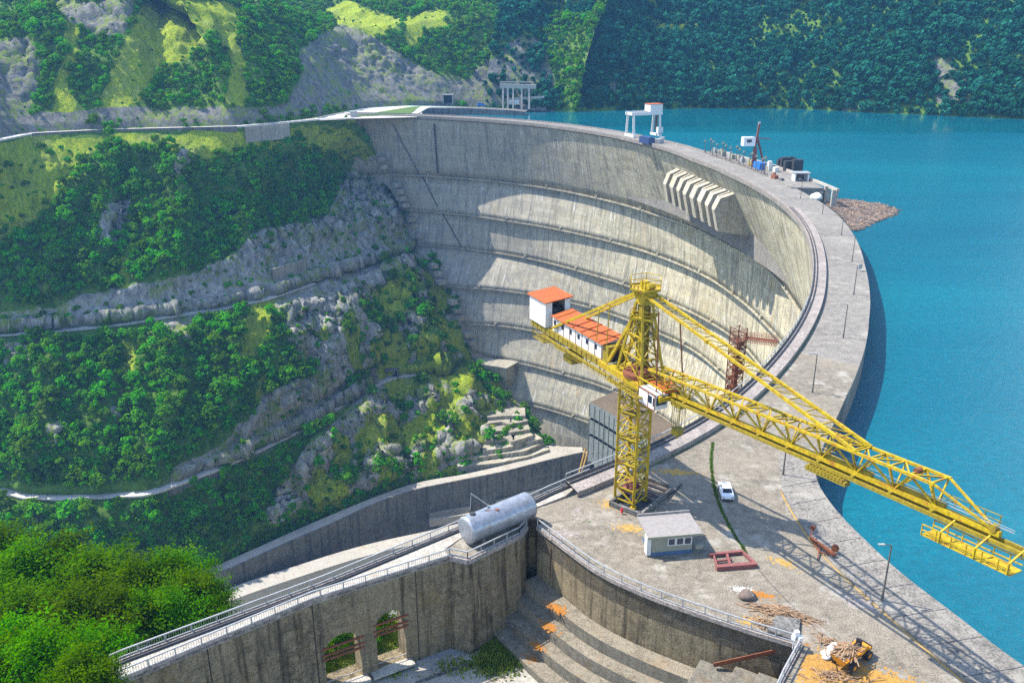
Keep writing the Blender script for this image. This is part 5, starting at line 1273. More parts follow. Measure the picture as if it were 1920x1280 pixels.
for i, (x, y, z) in enumerate(((1494, 1186, 2.0), (1489, 1194, 1.5), (1500, 1196, 1.5))):
    c = U(x, y, z); mb = MB(); mb.box(c, (.5, .45, .5), i*.9); mb.tube((c[0], c[1], .0), (c[0], c[1], c[2]-.2), .05, n=6); tag(mb.build('floodlight', M['clean_white'], bevel=.08), sl_[i], 'floodlight', 'floodlights on the railing corner')
# ---- rusty frame and winch
fr = thing('rusty_frame', 'dark red rusted steel frame lying on the pavement beside the hut', 'frame', U(1375, 1050, 0))
q = [U(1343, 1064, .3), U(1418, 1058, .3), U(1392, 1034, .3), U(1330, 1040, .3)]
mb = MB(); mb.bar(q[0], q[1], .55, .55); part(mb, 'near_beam', M['rust_red'], fr)
mb = MB(); mb.bar(q[3], q[2], .4, .4); part(mb, 'far_beam', M['rust_red'], fr)
mb = MB(); mb.bar(q[1], q[2], .3, .3); mb.bar(U(1370, 1062, .3), U(1362, 1036, .3), .28); mb.bar(U(1345, 1062, .3), U(1338, 1040, .3), .2); mb.bar(U(1340, 1052, .3), U(1372, 1048, .3), .22); part(mb, 'cross_member', M['rust_red'], fr)
wn = thing('hand_winch', 'rusty red hand winch frame with two drum wheels on the lakeside walkway', 'winch', U(1545, 1028, .2))
A_, B_ = U(1520, 1008, .55), U(1566, 1040, .55)
mb = MB(); mb.bar(A_, B_, .34, .34); mb.bar(A_, U(1537, 1035, .3), .16); mb.bar(U(1537, 1035, .3), B_, .16); mb.bar(U(1533, 1048, .2), U(1537, 1020, .5), .14); mb.bar(A_, U(1523, 990, 1.3), .16); part(mb, 'frame', M['rust'], wn)
for (x, y, z, r) in ((1524, 989, 1.3, .32), (1566, 1027, .95, .45)):
    c = np.array(U(x, y, z)); mb = MB(); mb.tube(c-np.array([.1, .15, 0]), c+np.array([.1, .15, 0]), r, n=18); part(mb, 'drum_wheel', M['rust'], wn)
# ---- street lamps along the lakeside edge of the crest
def lamp(px, py, arm, label, first=[None]):
    c = U(px, py, 0); s = thing('street_lamp', label, 'street lamp', c, 'street lamps along the crest road')
    s.rotation_euler = (0, 0, arm)
    if first[0] is None:
        mb = MB(); mb.tube((0, 0, 0), (0, 0, .8), .17, .14, 10); mb.tube((0, 0, .8), (0, 0, 7.2), .12, .08, 10); a = mb.build('pole', M['steel'], s)
        mb = MB(); mb.tube((0, 0, 7.15), (-.9, 0, 7.4), .06, .05, 8); b = mb.build('arm', M['steel'], s)
        mb = MB(); mb.add([(-.8, -.16, 7.42), (-1.6, -.12, 7.46), (-1.6, .12, 7.46), (-.8, .16, 7.42), (-.85, -.13, 7.28), (-1.5, -.09, 7.33), (-1.5, .09, 7.33), (-.85, .13, 7.28)], [(0, 3, 2, 1), (4, 5, 6, 7), (0, 1, 5, 4), (1, 2, 6, 5), (2, 3, 7, 6), (3, 0, 4, 7)]); d = mb.build('lamp_head', M['galv'], s)
        first[0] = (a, b, d)
    else:
        for o in first[0]: k = o.copy(); COL.objects.link(k); k.parent = s
    return s
for i, (x, y, ang, lab) in enumerate([(1653, 1128, .1, 'tall street lamp nearest the foreground on the lakeside walkway'), (1468, 891, .2, 'street lamp whose top is hidden behind the yellow crane jib'), (1523, 736, .0, 'street lamp just beyond the yellow crane jib'), (1581, 633, -.1, 'street lamp where the crest starts to bend, second beyond the jib'), (1600.5, 552, -.2, 'street lamp beside the small sign board at the outermost bend'), (1597.5, 490, -.3, 'street lamp one place beyond the sign board on the crest'), (1577.5, 441, -.5, 'street lamp beside the floating driftwood raft'), (1542, 401, -.7, 'street lamp at the near corner of the intake platform'), (1501, 372, -.8, 'farthest plain street lamp, beside the white intake hut')]):
    o = lamp(x, y, ang, lab)
    if i == 0: o.location.z = .2
mb = MB(); c = U(1612, 508, 0); mb.box((c[0], c[1], 1.2), (1.6, .1, 1.2), .6); mb.tube((c[0], c[1], 0), (c[0], c[1], 1), .06, n=6); tag(mb.build('sign_board', M['galv']), 'small pale board on a post at the outer bend of the crest', 'sign board')
# ================================================================== THINGS ON THE FAR CREST
gc = np.array([80.0, 533.0]); tdeg = math.degrees(math.atan2(gc[1]-DC[1], gc[0]-DC[0])); rp, gT, gN = rim_frame(tdeg)
gy = thing('gantry_crane', 'white and rusty portal gantry crane straddling the far dam crest', 'gantry crane', (gc[0], gc[1], 0))
def Gp(u, v, z): return (gc[0]+gN[0]*u+gT[0]*v, gc[1]+gN[1]*u+gT[1]*v, z)
GX = (tuple(gN), tuple(gT))
for u in (-9, 9):
    for v in (-4.2, 4.2): mb = MB(); mb.bar(Gp(u, v*1.12, 1.2), Gp(u, v*.85, 13.0), 1.3, 1.3); part(mb, 'leg', M['white'] if u < 0 else M['plaster_w'], gy)
    mb = MB(); mb.box(Gp(u, 0, .9), (1.6, 11.5, 1.4), ax=GX); mb.box(Gp(u, -4.6, .3), (1.2, 2, .6), ax=GX); mb.box(Gp(u, 4.6, .3), (1.2, 2, .6), ax=GX); part(mb, 'end_carriage', M['white'], gy)
mb = MB()
for v in (-3.6, 3.6): mb.box(Gp(0, v, 13.8), (21, 1.1, 1.9), ax=GX)
for u in (-9.5, 9.5): mb.box(Gp(u, 0, 13.6), (1.1, 7, 1.5), ax=GX)
part(mb, 'bridge_girder', M['white'], gy)
mb = MB(); mb.box(Gp(6.5, 0, 16.8), (8.5, 7, 4.2), ax=GX); hh = part(mb, 'hoist_house', M['white'], gy)
mb = MB(); mb.box(Gp(6.5, 0, 19.05), (9, 7.4, .3), ax=GX); subp(mb, 'roof', M['orange'], hh)
mb = MB(); mb.box(Gp(8.4, -5.2, 4.0), (3.4, 2.4, 3.4), ax=GX); part(mb, 'cabin', M['white'], gy)
mb = MB(); mb.box(Gp(8.9, 0, 8), (.8, .8, 9), ax=GX); part(mb, 'cable_duct', M['rust'], gy)
mb = MB(); c = U(1213, 262, 2); mb.box((c[0], c[1], 1.7), (11, 4, 3.4), math.atan2(gT[1], gT[0])); mb.box((c[0], c[1], 3.55), (10, 3, .3), math.atan2(gT[1], gT[0])); tag(mb.build('container', plain('navy_paint', (.03, .06, .16), .6, 0, .2)), 'dark navy box standing under the gantry crane', 'container')
mb = MB(); c = U(1236, 265, 1); mb.box((c[0], c[1], 1.2), (6, 3, 2.4), .9); mb.box((c[0]+2, c[1]+1, 2.8), (2.4, 2.4, .9), .9); tag(mb.build('machine_box', M['galv']), 'pale grey machinery box beside the gantry legs', 'box')
# row of valve posts along the intake platform
base = None
for i, tq_ in enumerate(np.linspace(22.3, 3.2, 15)):
    rr_ = float(r0(np.array([tq_]))[0])+12.4+(.9 if i % 3 == 1 else 0); p = ptz(tq_, rr_, .35)
    names = ['first', 'second', 'third', 'fourth', 'fifth', 'sixth', 'seventh', 'eighth', 'ninth', 'tenth', 'eleventh', 'twelfth', 'thirteenth', 'fourteenth', 'last']
    s = thing('gate_hoist_post', f'slim pale headed hoist post on the intake platform, {names[i]} counting from the gantry crane', 'hoist post', p, 'hoist posts on the intake platform')
    if base is None:
        mb = MB(); mb.tube((0, 0, 0), (0, 0, 6.6), .2, .15, 8); mb.bar((0, 0, 1.2), (1.6, 0, 0), .2); a = mb.build('post', M['steel'], s)
        mb = MB(); mb.box((0, 0, 6.9), (.8, .8, .6)); mb.tube((0, 0, 7.2), (0, 0, 7.8), .25, .1, 8); mb.bar((-1.1, 0, 6.7), (1.1, 0, 6.7), .2); b = mb.build('head', M['plaster'], s); base = (a, b)
    else:
        for o in base: k = o.copy(); COL.objects.link(k); k.parent = s
    s.scale = (1, 1, .85+.25*((i*37 % 10)/10))
for i, tq_ in enumerate(np.linspace(21.5, 6, 12)):
    rr_ = float(r0(np.array([tq_]))[0])+17+(i % 2)*1.6; p = ptz(tq_, rr_, .35+1.3); mb = MB(); mb.box((p[0], p[1], p[2]-.4), (2.0, 2.8, 1.8+(i % 3)*.5), math.radians(tq_)); mb.box((p[0], p[1], p[2]+.9), (.9, 1.2, .9), math.radians(tq_))
    tag(mb.build('gate_cabinet', M['plaster'] if i % 3 else M['galv']), f'pale gate cabinet behind the hoist posts, number {["one","two","three","four","five","six","seven","eight","nine","ten","eleven","twelve"][i]} from the gantry crane', 'cabinet', 'gate cabinets on the intake platform')
t = np.linspace(22.5, 2, 60); railing(pt(t, r0(t)+12.1, .35), 1.1, None, M['steel'], 2.5, 0, 'platform_railing'); tag(COL.objects[-1], 'thin dark railing between the crest road and the hoist posts', 'railing')
# slewing crane on the platform
tq_ = 9.0; p = ptz(tq_, float(r0(np.array([tq_]))[0])+16, .35)
sc_ = thing('mast_crane', 'small mast crane with a white cab and dark inclined strut on the intake platform', 'crane', p)
mb = MB(); mb.bar((p[0], p[1], 0), (p[0], p[1], 9), 1.5); mb.bar((p[0], p[1], 9), (p[0]+.6, p[1]-1, 20), .8); part(mb, 'mast', M['rust_red'], sc_)
mb = MB(); mb.box((p[0]-3.4, p[1]+.5, 12.0), (5.6, 3.6, 4.0), .1); c_ = part(mb, 'cab', M['clean_white'], sc_)
mb = MB(); mb.box((p[0]-.58, p[1]+.4, 12.3), (.1, 2.4, 2.0), .1); mb.box((p[0]-3.4, p[1]-1.36, 12.4), (2.4, .1, 1.4), .1); subp(mb, 'window', M['glass'], c_)
mb = MB(); q2 = U(1432, 308, .5); mb.bar((p[0]+.4, p[1]-.5, 14), q2, .7); mb.bar((p[0]-2, p[1], 13.9), (p[0]+6, p[1]-2, 13.4), .4); part(mb, 'strut', M['rust_red'], sc_)
mb = MB(); mb.tube((p[0]+.6, p[1]-1, 20), (p[0]+.6, p[1]-1, 21), .6, n=8); part(mb, 'mast_head', M['galv'], sc_)
c = U(1424, 318, 0); mb = MB(); mb.box((c[0], c[1], 1.6), (3.4, 8, 3.2), math.radians(6)); mb.box((c[0], c[1], 3.3), (3.0, 7.2, .3), math.radians(6)); tag(mb.build('tarp_stack', M['blue']), 'bright blue covered stack beside the crest road', 'stack')
c = U(1409, 312, 0); mb = MB(); mb.box((c[0], c[1], .8), (2, 2.6, 1.6), .2); mb.box((c[0], c[1], 1.75), (1.4, 1.8, .4), .2); tag(mb.build('skip', M['yellow']), 'small yellow skip beside the blue stack', 'skip')
c = U(1442, 322, 0); mb = MB(); mb.box((c[0], c[1], 2.4), (1.6, 1.6, 4.8), .2); mb.box((c[0]+2.2, c[1]-2, 1.2), (2, 3, 2.4), .2); tag(mb.build('control_box', M['plaster_w']), 'pale upright control box next to the blue stack', 'box')
c = U(1470, 318, 0); mb = MB()
for i in range(6): mb.box((c[0]+(i % 2)*3, c[1]+4-i*2.6, 2.0+.4*(i % 3)), (4.5, 2.2, 4.0+(i % 3)), .15)
for i in range(5): mb.bar((c[0]-2, c[1]+5-i*2.8, 4), (c[0]+5, c[1]+4-i*2.8, 5.4), .35)
tag(mb.build('winch_machinery', M['dark']), 'dark bank of winch machinery on the intake platform', 'machinery')
hu = thing('intake_hut', 'little white open hut at the outer corner of the intake platform', 'hut', U(1500, 340, 0)); c = U(1500, 340, 0)
mb = MB(); mb.box((c[0]-2.8, c[1], 1.8), (.5, 4, 3.6)); mb.box((c[0]+2.8, c[1], 1.8), (.5, 4, 3.6)); mb.box((c[0], c[1]+1.9, 1.8), (5.2, .4, 3.59)); part(mb, 'wall', M['clean_white'], hu)
mb = MB(); mb.box((c[0], c[1], 3.75), (7, 5, .35)); part(mb, 'roof', M['galv'], hu)
mb = MB(); mb.box((c[0]+.3, c[1]+1.6, 1.7), (3.6, .2, 2.0)); part(mb, 'window', M['glass'], hu)
c = U(1530, 372, 0); lump('rubble_pile', (c[0], c[1], .4), 2.0, M['plaster_w'], 'heap of pale rubble at the platform corner by the driftwood', 'rubble', (1.2, 1, .7), 9, None, .5)
c = U(1466, 340, 0); lump('rubble_pile', (c[0], c[1], .3), 1.1, M['dark'], 'small dark heap on the crest road below the winch machinery', 'rubble', (1, 1, 1), 4, None, .4)
c = U(1452, 336, 0); mb = MB(); mb.box((c[0], c[1], .9), (1.6, 4, 1.8), .15); mb.box((c[0]+.2, c[1]+1.2, 2.2), (.8, 1, .9), .15); tag(mb.build('barrier', M['rust']), 'rust brown barrier blocks at the edge of the crest road', 'barrier')
# driftwood raft afloat against the dam
raft = [(1543, 374), (1600, 377), (1655, 384), (1680, 393), (1676, 402), (1645, 414), (1604, 434), (1588, 415), (1566, 396)]
rg = random.Random(8); mb = MB(); mb2 = MB(); cnt = 0
while cnt < 2600:
    x, y = rg.uniform(1540, 1682), rg.uniform(372, 436)
    if not inpoly(np.array([x+rg.gauss(0, 2.5)]), np.array([y+rg.gauss(0, 1.2)]), raft)[0]: continue
    p = np.array(U(x, y, -5.9)); a = rg.gauss(.4, .8); L = rg.uniform(.8, 4.5); t_ = rg.uniform(.12, .38); e = np.array([math.cos(a), math.sin(a), 0])*L/2
    (mb if cnt % 3 else mb2).bar(p-e+up*rg.random()*.35, p+e+up*rg.random()*.35, t_, t_*.8); cnt += 1
tag(mb.build('floating_driftwood', M['wood_d']), kind='stuff'); tag(mb2.build('floating_driftwood', M['wood']), kind='stuff')
# ================================================================== FAR SHORE AND GORGE
shelter(840, 194, float(proj([U(840, 195, 0)])[2][0]), 9, 7, 'pale little portal shelter on the far shore road', 'portal_shelter', M['pale'])
ih = thing('intake_building', 'pale concrete intake frame with columns at the foot of the grey rock pyramid', 'building', U(965, 206, -4)); tdp = float(proj([U(965, 206, -4)])[2][0])
def I(px, py, k=0): return UT(px, py, tdp+k)
mb = MB()
for px in (943, 952, 962, 978, 992): mb.bar(I(px, 205), I(px, 163), 1.5)
part(mb, 'column', M['pale'], ih)
mb = MB(); mb.bar(I(937, 161), I(1005, 163), 2.4, 3.5); mb.bar(I(937, 154, 4), I(1000, 154, 4), 1, 1); mb.bar(I(955, 186, 2), I(1020, 182, 2), 1.2, 2); part(mb, 'beam', M['pale'], ih)
mb = MB()
for px in range(956, 976, 5): mb.box(I(px, 192, 1), (2.2, 1, 4))
part(mb, 'window_bay', M['plaster_w'], ih)
mb = MB(); mb.add([I(965, 207, 6), I(1025, 207, 6), I(1020, 186, 9), I(965, 186, 9)], [(0, 1, 2, 3)]); part(mb, 'dark_wall', M['grey_wall'], ih)
def vehicle(px, py, z, L, W, H, rz, m, label, cat, name, hood=.25):
    c = U(px, py, z); v = thing(name, label, cat, c); ax = ((math.cos(rz), math.sin(rz)), (-math.sin(rz), math.cos(rz)))
    def V(u, w, zz): return (c[0]+ax[0][0]*u+ax[1][0]*w, c[1]+ax[0][1]*u+ax[1][1]*w, c[2]+zz)
    mb = MB(); mb.box(V(0, 0, H*.34), (L, W, H*.42), ax=ax); mb.box(V(-L*hood*.4, 0, H*.77), (L*(1-hood), W*.94, H*.46), ax=ax); part(mb, 'body', m, v, bevel=.12)
    mb = MB(); mb.box(V(-L*hood*.4, 0, H*.8), (L*(1-hood)*1.01, W*.96, H*.2), ax=ax); part(mb, 'windows', M['glass'], v)
    for u in (-L*.32, L*.32):
        for s_ in (-1, 1): mb = MB(); mb.tube(V(u, s_*W*.4, H*.15), V(u, s_*W*.51, H*.15), H*.16, n=12); part(mb, 'wheel', M['rubber'], v)
    return v
vehicle(925, 197, -1.5, 9, 3.4, 4, .1, M['clean_white'], 'white van parked on the far shore quay', 'van', 'parked_van'); vehicle(902, 200, -1, 7, 3, 3, .1, M['blue'], 'light blue car parked on the far shore quay', 'car', 'parked_car')
vehicle(1122, 850, -215.6, 8.5, 3.0, 3.4, -.45, M['teal'], 'teal truck parked at the foot of the dam', 'truck', 'parked_truck', .1)
c = U(663, 219, 0); mb = MB(); mb.box((c[0], c[1], 1.8), (5, 3.5, 3.6), .3); mb.box((c[0], c[1], 3.8), (5.6, 4, .4), .3); tag(mb.build('kiosk', M['galv']), 'pale grey kiosk at the far end of the dam crest', 'kiosk')
# ================================================================== TREES
def leaf_mat(name, a, b, tr=.35):
    m, nt, out = mat(name); n = N(nt); oi = n('ObjectInfo').outputs['Random']; at = n('VertexColor', layer_name='tint').outputs[0]
    f = n('SeparateColor', {'Color': at}).outputs[0]
    c = n.mix(f, a, b); h = n('HueSaturation', {'Hue': n.math('ADD', n.math('MULTIPLY', oi, .05), .475), 'Saturation': 1.08, 'Value': n.math('ADD', n.math('MULTIPLY', oi, .75), .62), 'Color': c}).outputs[0]
    d = n('BsdfDiffuse', {'Color': h}); t = n('BsdfTranslucent', {'Color': h}); x = n('MixShader', {0: tr, 1: d.outputs[0], 2: t.outputs[0]})
    nt.links.new(x.outputs[0], out.inputs[0]); return m
M['leaf'] = leaf_mat('hillside_foliage', (.038, .15, .012), (.15, .36, .022), .4)
M['leaf_near'] = leaf_mat('near_foliage', (.016, .075, .004), (.105, .215, .009), .4)
M['leaf_far'] = leaf_mat('far_foliage', (.010, .075, .042), (.034, .14, .068), .3)  # blue of the distant haze is put into this leaf colour
M['bark'] = plain('bark', (.10, .08, .06), .95, 0, .4)
def crown_mesh(name, seed, n, R, H, leaf, m, blobs=9, b0=.34, b1=.22):
    rg = np.random.default_rng(seed); cs = []
    for i in range(blobs):
        a = rg.random()*6.28; d = R*(1-b0-.04)*math.sqrt(rg.random()); z = H*(.28+.60*rg.random()**.8)*(1-.35*(d/R)**2); cs.append((d*math.cos(a), d*math.sin(a), z, R*(b0+b1*rg.random()), rg.random()))
    cs.append((0, 0, H*.72, R*.5, .6)); cs = np.array(cs)
    k = rg.integers(0, len(cs), n); v = rg.normal(size=(n, 3)); v /= np.linalg.norm(v, axis=1)[:, None]; rad = cs[k, 3]*rg.random(n)**.28
    C = cs[k, :3]+v*rad[:, None]*np.array([1, 1, .85]); nr = v+rg.normal(size=(n, 3))*.55+np.array([0, 0, .45]); nr /= np.linalg.norm(nr, axis=1)[:, None]
    t = np.cross(nr, rg.normal(size=(n, 3))); t /= np.linalg.norm(t, axis=1)[:, None]; b = np.cross(nr, t); s = leaf*(.6+.8*rg.random(n))[:, None]
    V = np.stack([C-t*s, C-b*s*.62-t*s*.1, C+t*s, C+b*s*.62+t*s*.15], 1).reshape(-1, 3)
    me = bpy.data.meshes.new(name); me.vertices.add(4*n); me.vertices.foreach_set('co', V.reshape(-1).astype(np.float32))
    me.loops.add(4*n); me.loops.foreach_set('vertex_index', np.arange(4*n, dtype=np.int32)); me.polygons.add(n); me.polygons.foreach_set('loop_start', np.arange(0, 4*n, 4, dtype=np.int32)); me.update(calc_edges=True)
    tint = np.clip(.5*cs[k, 4]+.5*rg.random(n), 0, 1); ca_ = me.color_attributes.new('tint', 'FLOAT_COLOR', 'POINT'); ca_.data.foreach_set('color', np.repeat(np.stack([tint, tint, tint, np.ones(n)], 1), 4, 0).reshape(-1).astype(np.float32))
    me.materials.append(m); return me
def trunk_mesh(R, H, seed):
    rg = random.Random(seed); mb = MB(); mb.tube((0, 0, -1.0), (rg.gauss(0, .1), rg.gauss(0, .1), H*.45), R*.075, R*.045, 7)
    for i in range(6):
        a = i*1.05+rg.random(); h0 = H*(.22+.05*i); mb.tube((0, 0, h0), (R*.5*math.cos(a), R*.5*math.sin(a), h0+H*.22), R*.035, R*.012, 5)
    me = bpy.data.meshes.new('trunk'); me.from_pydata(mb.v, [], mb.f); me.update(); me.materials.append(M['bark']); return me
KINDS = [(crown_mesh('crown', 10+i, n_, R, H, .60, M['leaf'], b, .20, .24), trunk_mesh(R, H, i)) for i, (R, H, b, n_) in enumerate(((3.9, 8.0, 11, 420), (4.8, 7.5, 14, 480), (3.0, 9.0, 10, 400), (2.3, 2.6, 8, 260)))]
def spray_crown(name, seed, R, H, nb, per, leaf, m):
    """feathery crown: leafy sprays along many drooping branches"""
    rg = np.random.default_rng(seed); Cs = []; Ns = []; Ts = []
    for i in range(nb):
        a = rg.random()*6.28; el = rg.uniform(-.15, 1.45); h0 = H*rg.uniform(.30, .70); L = R*rg.uniform(.65, 1.12)*(1-.25*max(0, el-.7))
        d = np.array([math.cos(a)*math.cos(el), math.sin(a)*math.cos(el), math.sin(el)]); tone = rg.random()
        f = rg.random(per)**.55; base = np.array([0, 0, h0]); P = base+d*(L*f)[:, None]; P[:, 2] -= (f**2)*L*rg.uniform(.05, .30)
        sp = R*.12*(1.15-.75*np.abs(f-.55)); P = P+rg.normal(size=(per, 3))*sp[:, None]*np.array([1, 1, .6])
        n_ = np.array([0, 0, 1.0])+d*.5+rg.normal(size=(per, 3))*.6; Cs.append(P); Ns.append(n_/np.linalg.norm(n_, axis=1)[:, None]); Ts.append(np.clip(.55*tone+.45*rg.random(per), 0, 1))
    C = np.concatenate(Cs); nr = np.concatenate(Ns); tint = np.concatenate(Ts); n = len(C)
    t = np.cross(nr, rg.normal(size=(n, 3))); t /= np.linalg.norm(t, axis=1)[:, None]; b = np.cross(nr, t); s = leaf*(.55+.9*rg.random(n))[:, None]
    V = np.stack([C-t*s, C-b*s*.5, C+t*s, C+b*s*.5], 1).reshape(-1, 3)
    me = bpy.data.meshes.new(name); me.vertices.add(4*n); me.vertices.foreach_set('co', V.reshape(-1).astype(np.float32))
    me.loops.add(4*n); me.loops.foreach_set('vertex_index', np.arange(4*n, dtype=np.int32)); me.polygons.add(n); me.polygons.foreach_set('loop_start', np.arange(0, 4*n, 4, dtype=np.int32)); me.update(calc_edges=True)
    ca_ = me.color_attributes.new('tint', 'FLOAT_COLOR', 'POINT'); ca_.data.foreach_set('color', np.repeat(np.stack([tint, tint, tint, np.ones(n)], 1), 4, 0).reshape(-1).astype(np.float32))
    me.materials.append(m); return me
NEAR = [(spray_crown('crown', 40+i, R, H, nb, 85, .20, M['leaf_near']), trunk_mesh(R, H, 50+i)) for i, (R, H, nb) in enumerate(((6.4, 12, 120), (5.8, 11, 105), (5.4, 11, 95)))]
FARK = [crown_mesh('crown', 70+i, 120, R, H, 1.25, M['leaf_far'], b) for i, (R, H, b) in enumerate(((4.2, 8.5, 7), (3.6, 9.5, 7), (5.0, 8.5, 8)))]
def tree(name, label, group, kind, loc, s, rz, cat='tree', sz=1.0):
    o = thing(name, label, cat, loc, group, rz); o.scale = (s, s, s*sz)
    c = bpy.data.objects.new('crown', kind[0]); link(c, o); t = bpy.data.objects.new('trunk', kind[1]); link(t, o); return o
# near hillside under the left end of the bridge
NLn = smooth_poly([(-120, 8, -10), (-52, 60, -10), (-40, 69.5, -10), (-22.5, 82.7, -10), (-7.9, 93.0, -10), (12, 108, -10)], 120, 1)
pxn = proj(NLn+np.array([0, 0, 10]))[0]; steep = np.clip((pxn-330)/190, 0, 1)
def nslope(q, s_): return np.interp(q, [-8, 8, 52, 140], [0, 0, -15, -170])*(1-s_)+np.interp(q, [-8, 6, 60, 140], [0, 0, -95, -230])*s_
g = []
for q_ in np.r_[-2, np.linspace(0, 60, 50), np.linspace(64, 140, 25)]:
    r = offset2(NLn, q_); r[:, 2] = -11+nslope(q_, steep); g.append(r)
g = np.array(g); g[:, :, 2] -= 2.3; g[:, :, 2] += fbm(g.reshape(-1, 3), 7, 3, 3).reshape(g.shape[:2])*.8
z3 = np.zeros((g.shape[0]*g.shape[1], 3)); z3[:, 1] = .8
tag(grid_mesh('near_slope', g, M['slope'], None, {'cover': z3}), kind='structure')
NT = [(40, 1085, 120, 1.15), (120, 1068, 125, 1.1), (190, 1090, 118, 1.15), (250, 1108, 114, 1.0), (312, 1098, 117, 1.0), (366, 1122, 112, .85), (345, 1082, 121, .75), (405, 1128, 115, .6), (60, 1165, 105, 1.1), (140, 1176, 102, 1.1), (212, 1178, 103, .95), (280, 1158, 105, .85), (328, 1160, 107, .75), (20, 1250, 91, 1.05), (98, 1256, 90, 1.0), (165, 1246, 93, .85), (-35, 1130, 110, 1.1), (222, 1216, 97, .6), (0, 1040, 128, 1.0), (395, 1155, 110, .5), (-20, 1195, 100, 1.0), (70, 1245, 80, .8), (150, 1275, 76, .62), (196, 1268, 77, .42), (-30, 1290, 80, .9)]
nl = ['bright green tree at the upper edge of the near grove beside the frame edge', 'bright green tree highest in the near grove', 'broad bright green tree in the middle of the near grove', 'bright green tree behind the bridge end in the near grove', 'bright green tree closest to the white quay wall', 'small bright tree touching the far bridge railing', 'bright tree rising behind the railing near the river wall', 'lowest bright bush tree at the far tip of the near grove', 'big bright tree in the second row of the near grove by the frame edge', 'big bright tree in the second row at the centre of the near grove', 'bright tree in the second row beside the bridge railing', 'bright tree leaning over the bridge railing midway', 'small bright tree over the bridge railing before the quay wall', 'big bright tree in the bottom corner of the photo', 'big bright tree at the bottom edge beside the corner tree', 'bright tree at the bottom edge next to the bridge end', 'bright tree cut by the frame edge in the middle of the grove', 'small bright tree standing right at the bridge end', 'bright tree cut by the frame edge at the top of the grove', 'tiny bright shrub tree between the railing and the quay wall', 'bright tree cut by the frame edge in the lower grove', 'near bright tree hiding the end of the bridge road', 'bright tree cut by the bottom frame edge before the bridge end', 'little bright tree at the foot of the bridge wall end', 'bright tree filling the bottom corner of the photo in front of the others']
for i, (x, y, t_, s) in enumerate(NT):
    k = i % 3; Hh_ = (12, 11, 11)[k]*s; c = UT(x, y, t_); tree('broadleaf_tree', nl[i], 'bright trees of the near grove', NEAR[k], (c[0], c[1], c[2]-Hh_*.56), s, i*2.1)
sl2 = ['green shrub seen through the arched opening next to the bastion', 'green shrub low in the arched opening next to the bastion', 'green shrub seen through the arched opening farther from the bastion', 'green shrub low in the arched opening farther from the bastion', 'green shrub behind the wall between the two arched openings']
for i, (d_, k_, s_) in enumerate(((7.0, 7.0, .42), (9.0, 5.2, .30), (13.0, 7.0, .42), (15.5, 5.2, .32), (11.2, 8.5, .4))):
    p = W3(d_, -11.2, k_); tree('shrub', sl2[i], 'shrubs behind the arched openings', NEAR[i % 3], (p[0], p[1], -14.2), s_*1.15, i*1.3, 'shrub')
p = U(925, 1225, -12.5)
mb = MB(); rg = random.Random(5)
for (cx, cy, rx, ry, n_) in ((925, 1205, 34, 18, 1500), (935, 1240, 42, 24, 2600), (962, 1220, 24, 26, 1500), (870, 1250, 60, 18, 300), (720, 1262, 60, 10, 160), (860, 1195, 40, 12, 160)):
    for i in range(n_):
        q = U(cx+rg.gauss(0, rx*.5), cy+rg.gauss(0, ry*.5), -13.27); a = rg.random()*6.28; h_ = rg.uniform(.2, .8); w_ = rg.uniform(.05, .16)
        mb.add([(q[0]-w_*math.cos(a), q[1]-w_*math.sin(a), q[2]), (q[0]+w_*math.cos(a), q[1]+w_*math.sin(a), q[2]), (q[0]+rg.gauss(0, .2), q[1]+rg.gauss(0, .2), q[2]+h_)], [(0, 1, 2)])
M['weed'] = plain('weeds', (.17, .25, .02), .95, 0, .6, (.30, .27, .04), .6, 1)
tag(mb.build('weed_patch', M['weed']), kind='stuff')
# ---- hillside woodland
def scatter(G, n, dens, mask_rows=None):
    P = G; a = P[:-1, :-1]; b = P[:-1, 1:]; c = P[1:, :-1]; d = P[1:, 1:]; ar = np.linalg.norm(np.cross(b-a, c-a), axis=2)
    if mask_rows is not None: ar = ar*mask_rows[:-1, None]
    w = (ar/ar.sum()).reshape(-1); k = RNG.choice(len(w), n, p=w); i, j = np.divmod(k, P.shape[1]-1); u, v = RNG.random(n)[:, None], RNG.random(n)[:, None]
    q = a[i, j]*(1-u)*(1-v)+b[i, j]*u*(1-v)+c[i, j]*(1-u)*v+d[i, j]*u*v
    x, y, dd_ = proj(q); ok = (x > -60) & (x < 1990) & (y > -90) & (y < 1330)
    q = q[ok]; rock, grass = cover(q); pr = np.where(rock > .5, dens[1], np.where(grass > .5, dens[2], dens[0]))
    return q[RNG.random(len(q)) < pr]
def thin(q, r):
    g_ = {}; keep = []
    for i, p in enumerate(q):
        c = (int(p[0]//r), int(p[1]//r), int(p[2]//r)); bad = False
        for dx in (-1, 0, 1):
            for dy in (-1, 0, 1):
                for dz in (-1, 0, 1):
                    for m_ in g_.get((c[0]+dx, c[1]+dy, c[2]+dz), ()):
                        if ((q[m_]-p)**2).sum() < r*r: bad = True; break
        if not bad: g_.setdefault(c, []).append(i); keep.append(i)
    return q[keep]
mr_ = np.ones(len(HILL)); fl_ = np.where(FLATR)[0]
for i in fl_: mr_[max(0, i-5):i+3] = 0
hill = thin(scatter(HILL, 30000, (.95, .09, .10), mr_), 4.0); mount = thin(scatter(MOUNT, 60000, (.95, .04, .03)), 3.2); far = thin(scatter(FARM, 110000, (.97, .12, .3)), 3.9)
def vis_sort(q): return np.argsort(proj(q)[2])
hd = proj(hill); rk_h, gr_h = cover(hill)
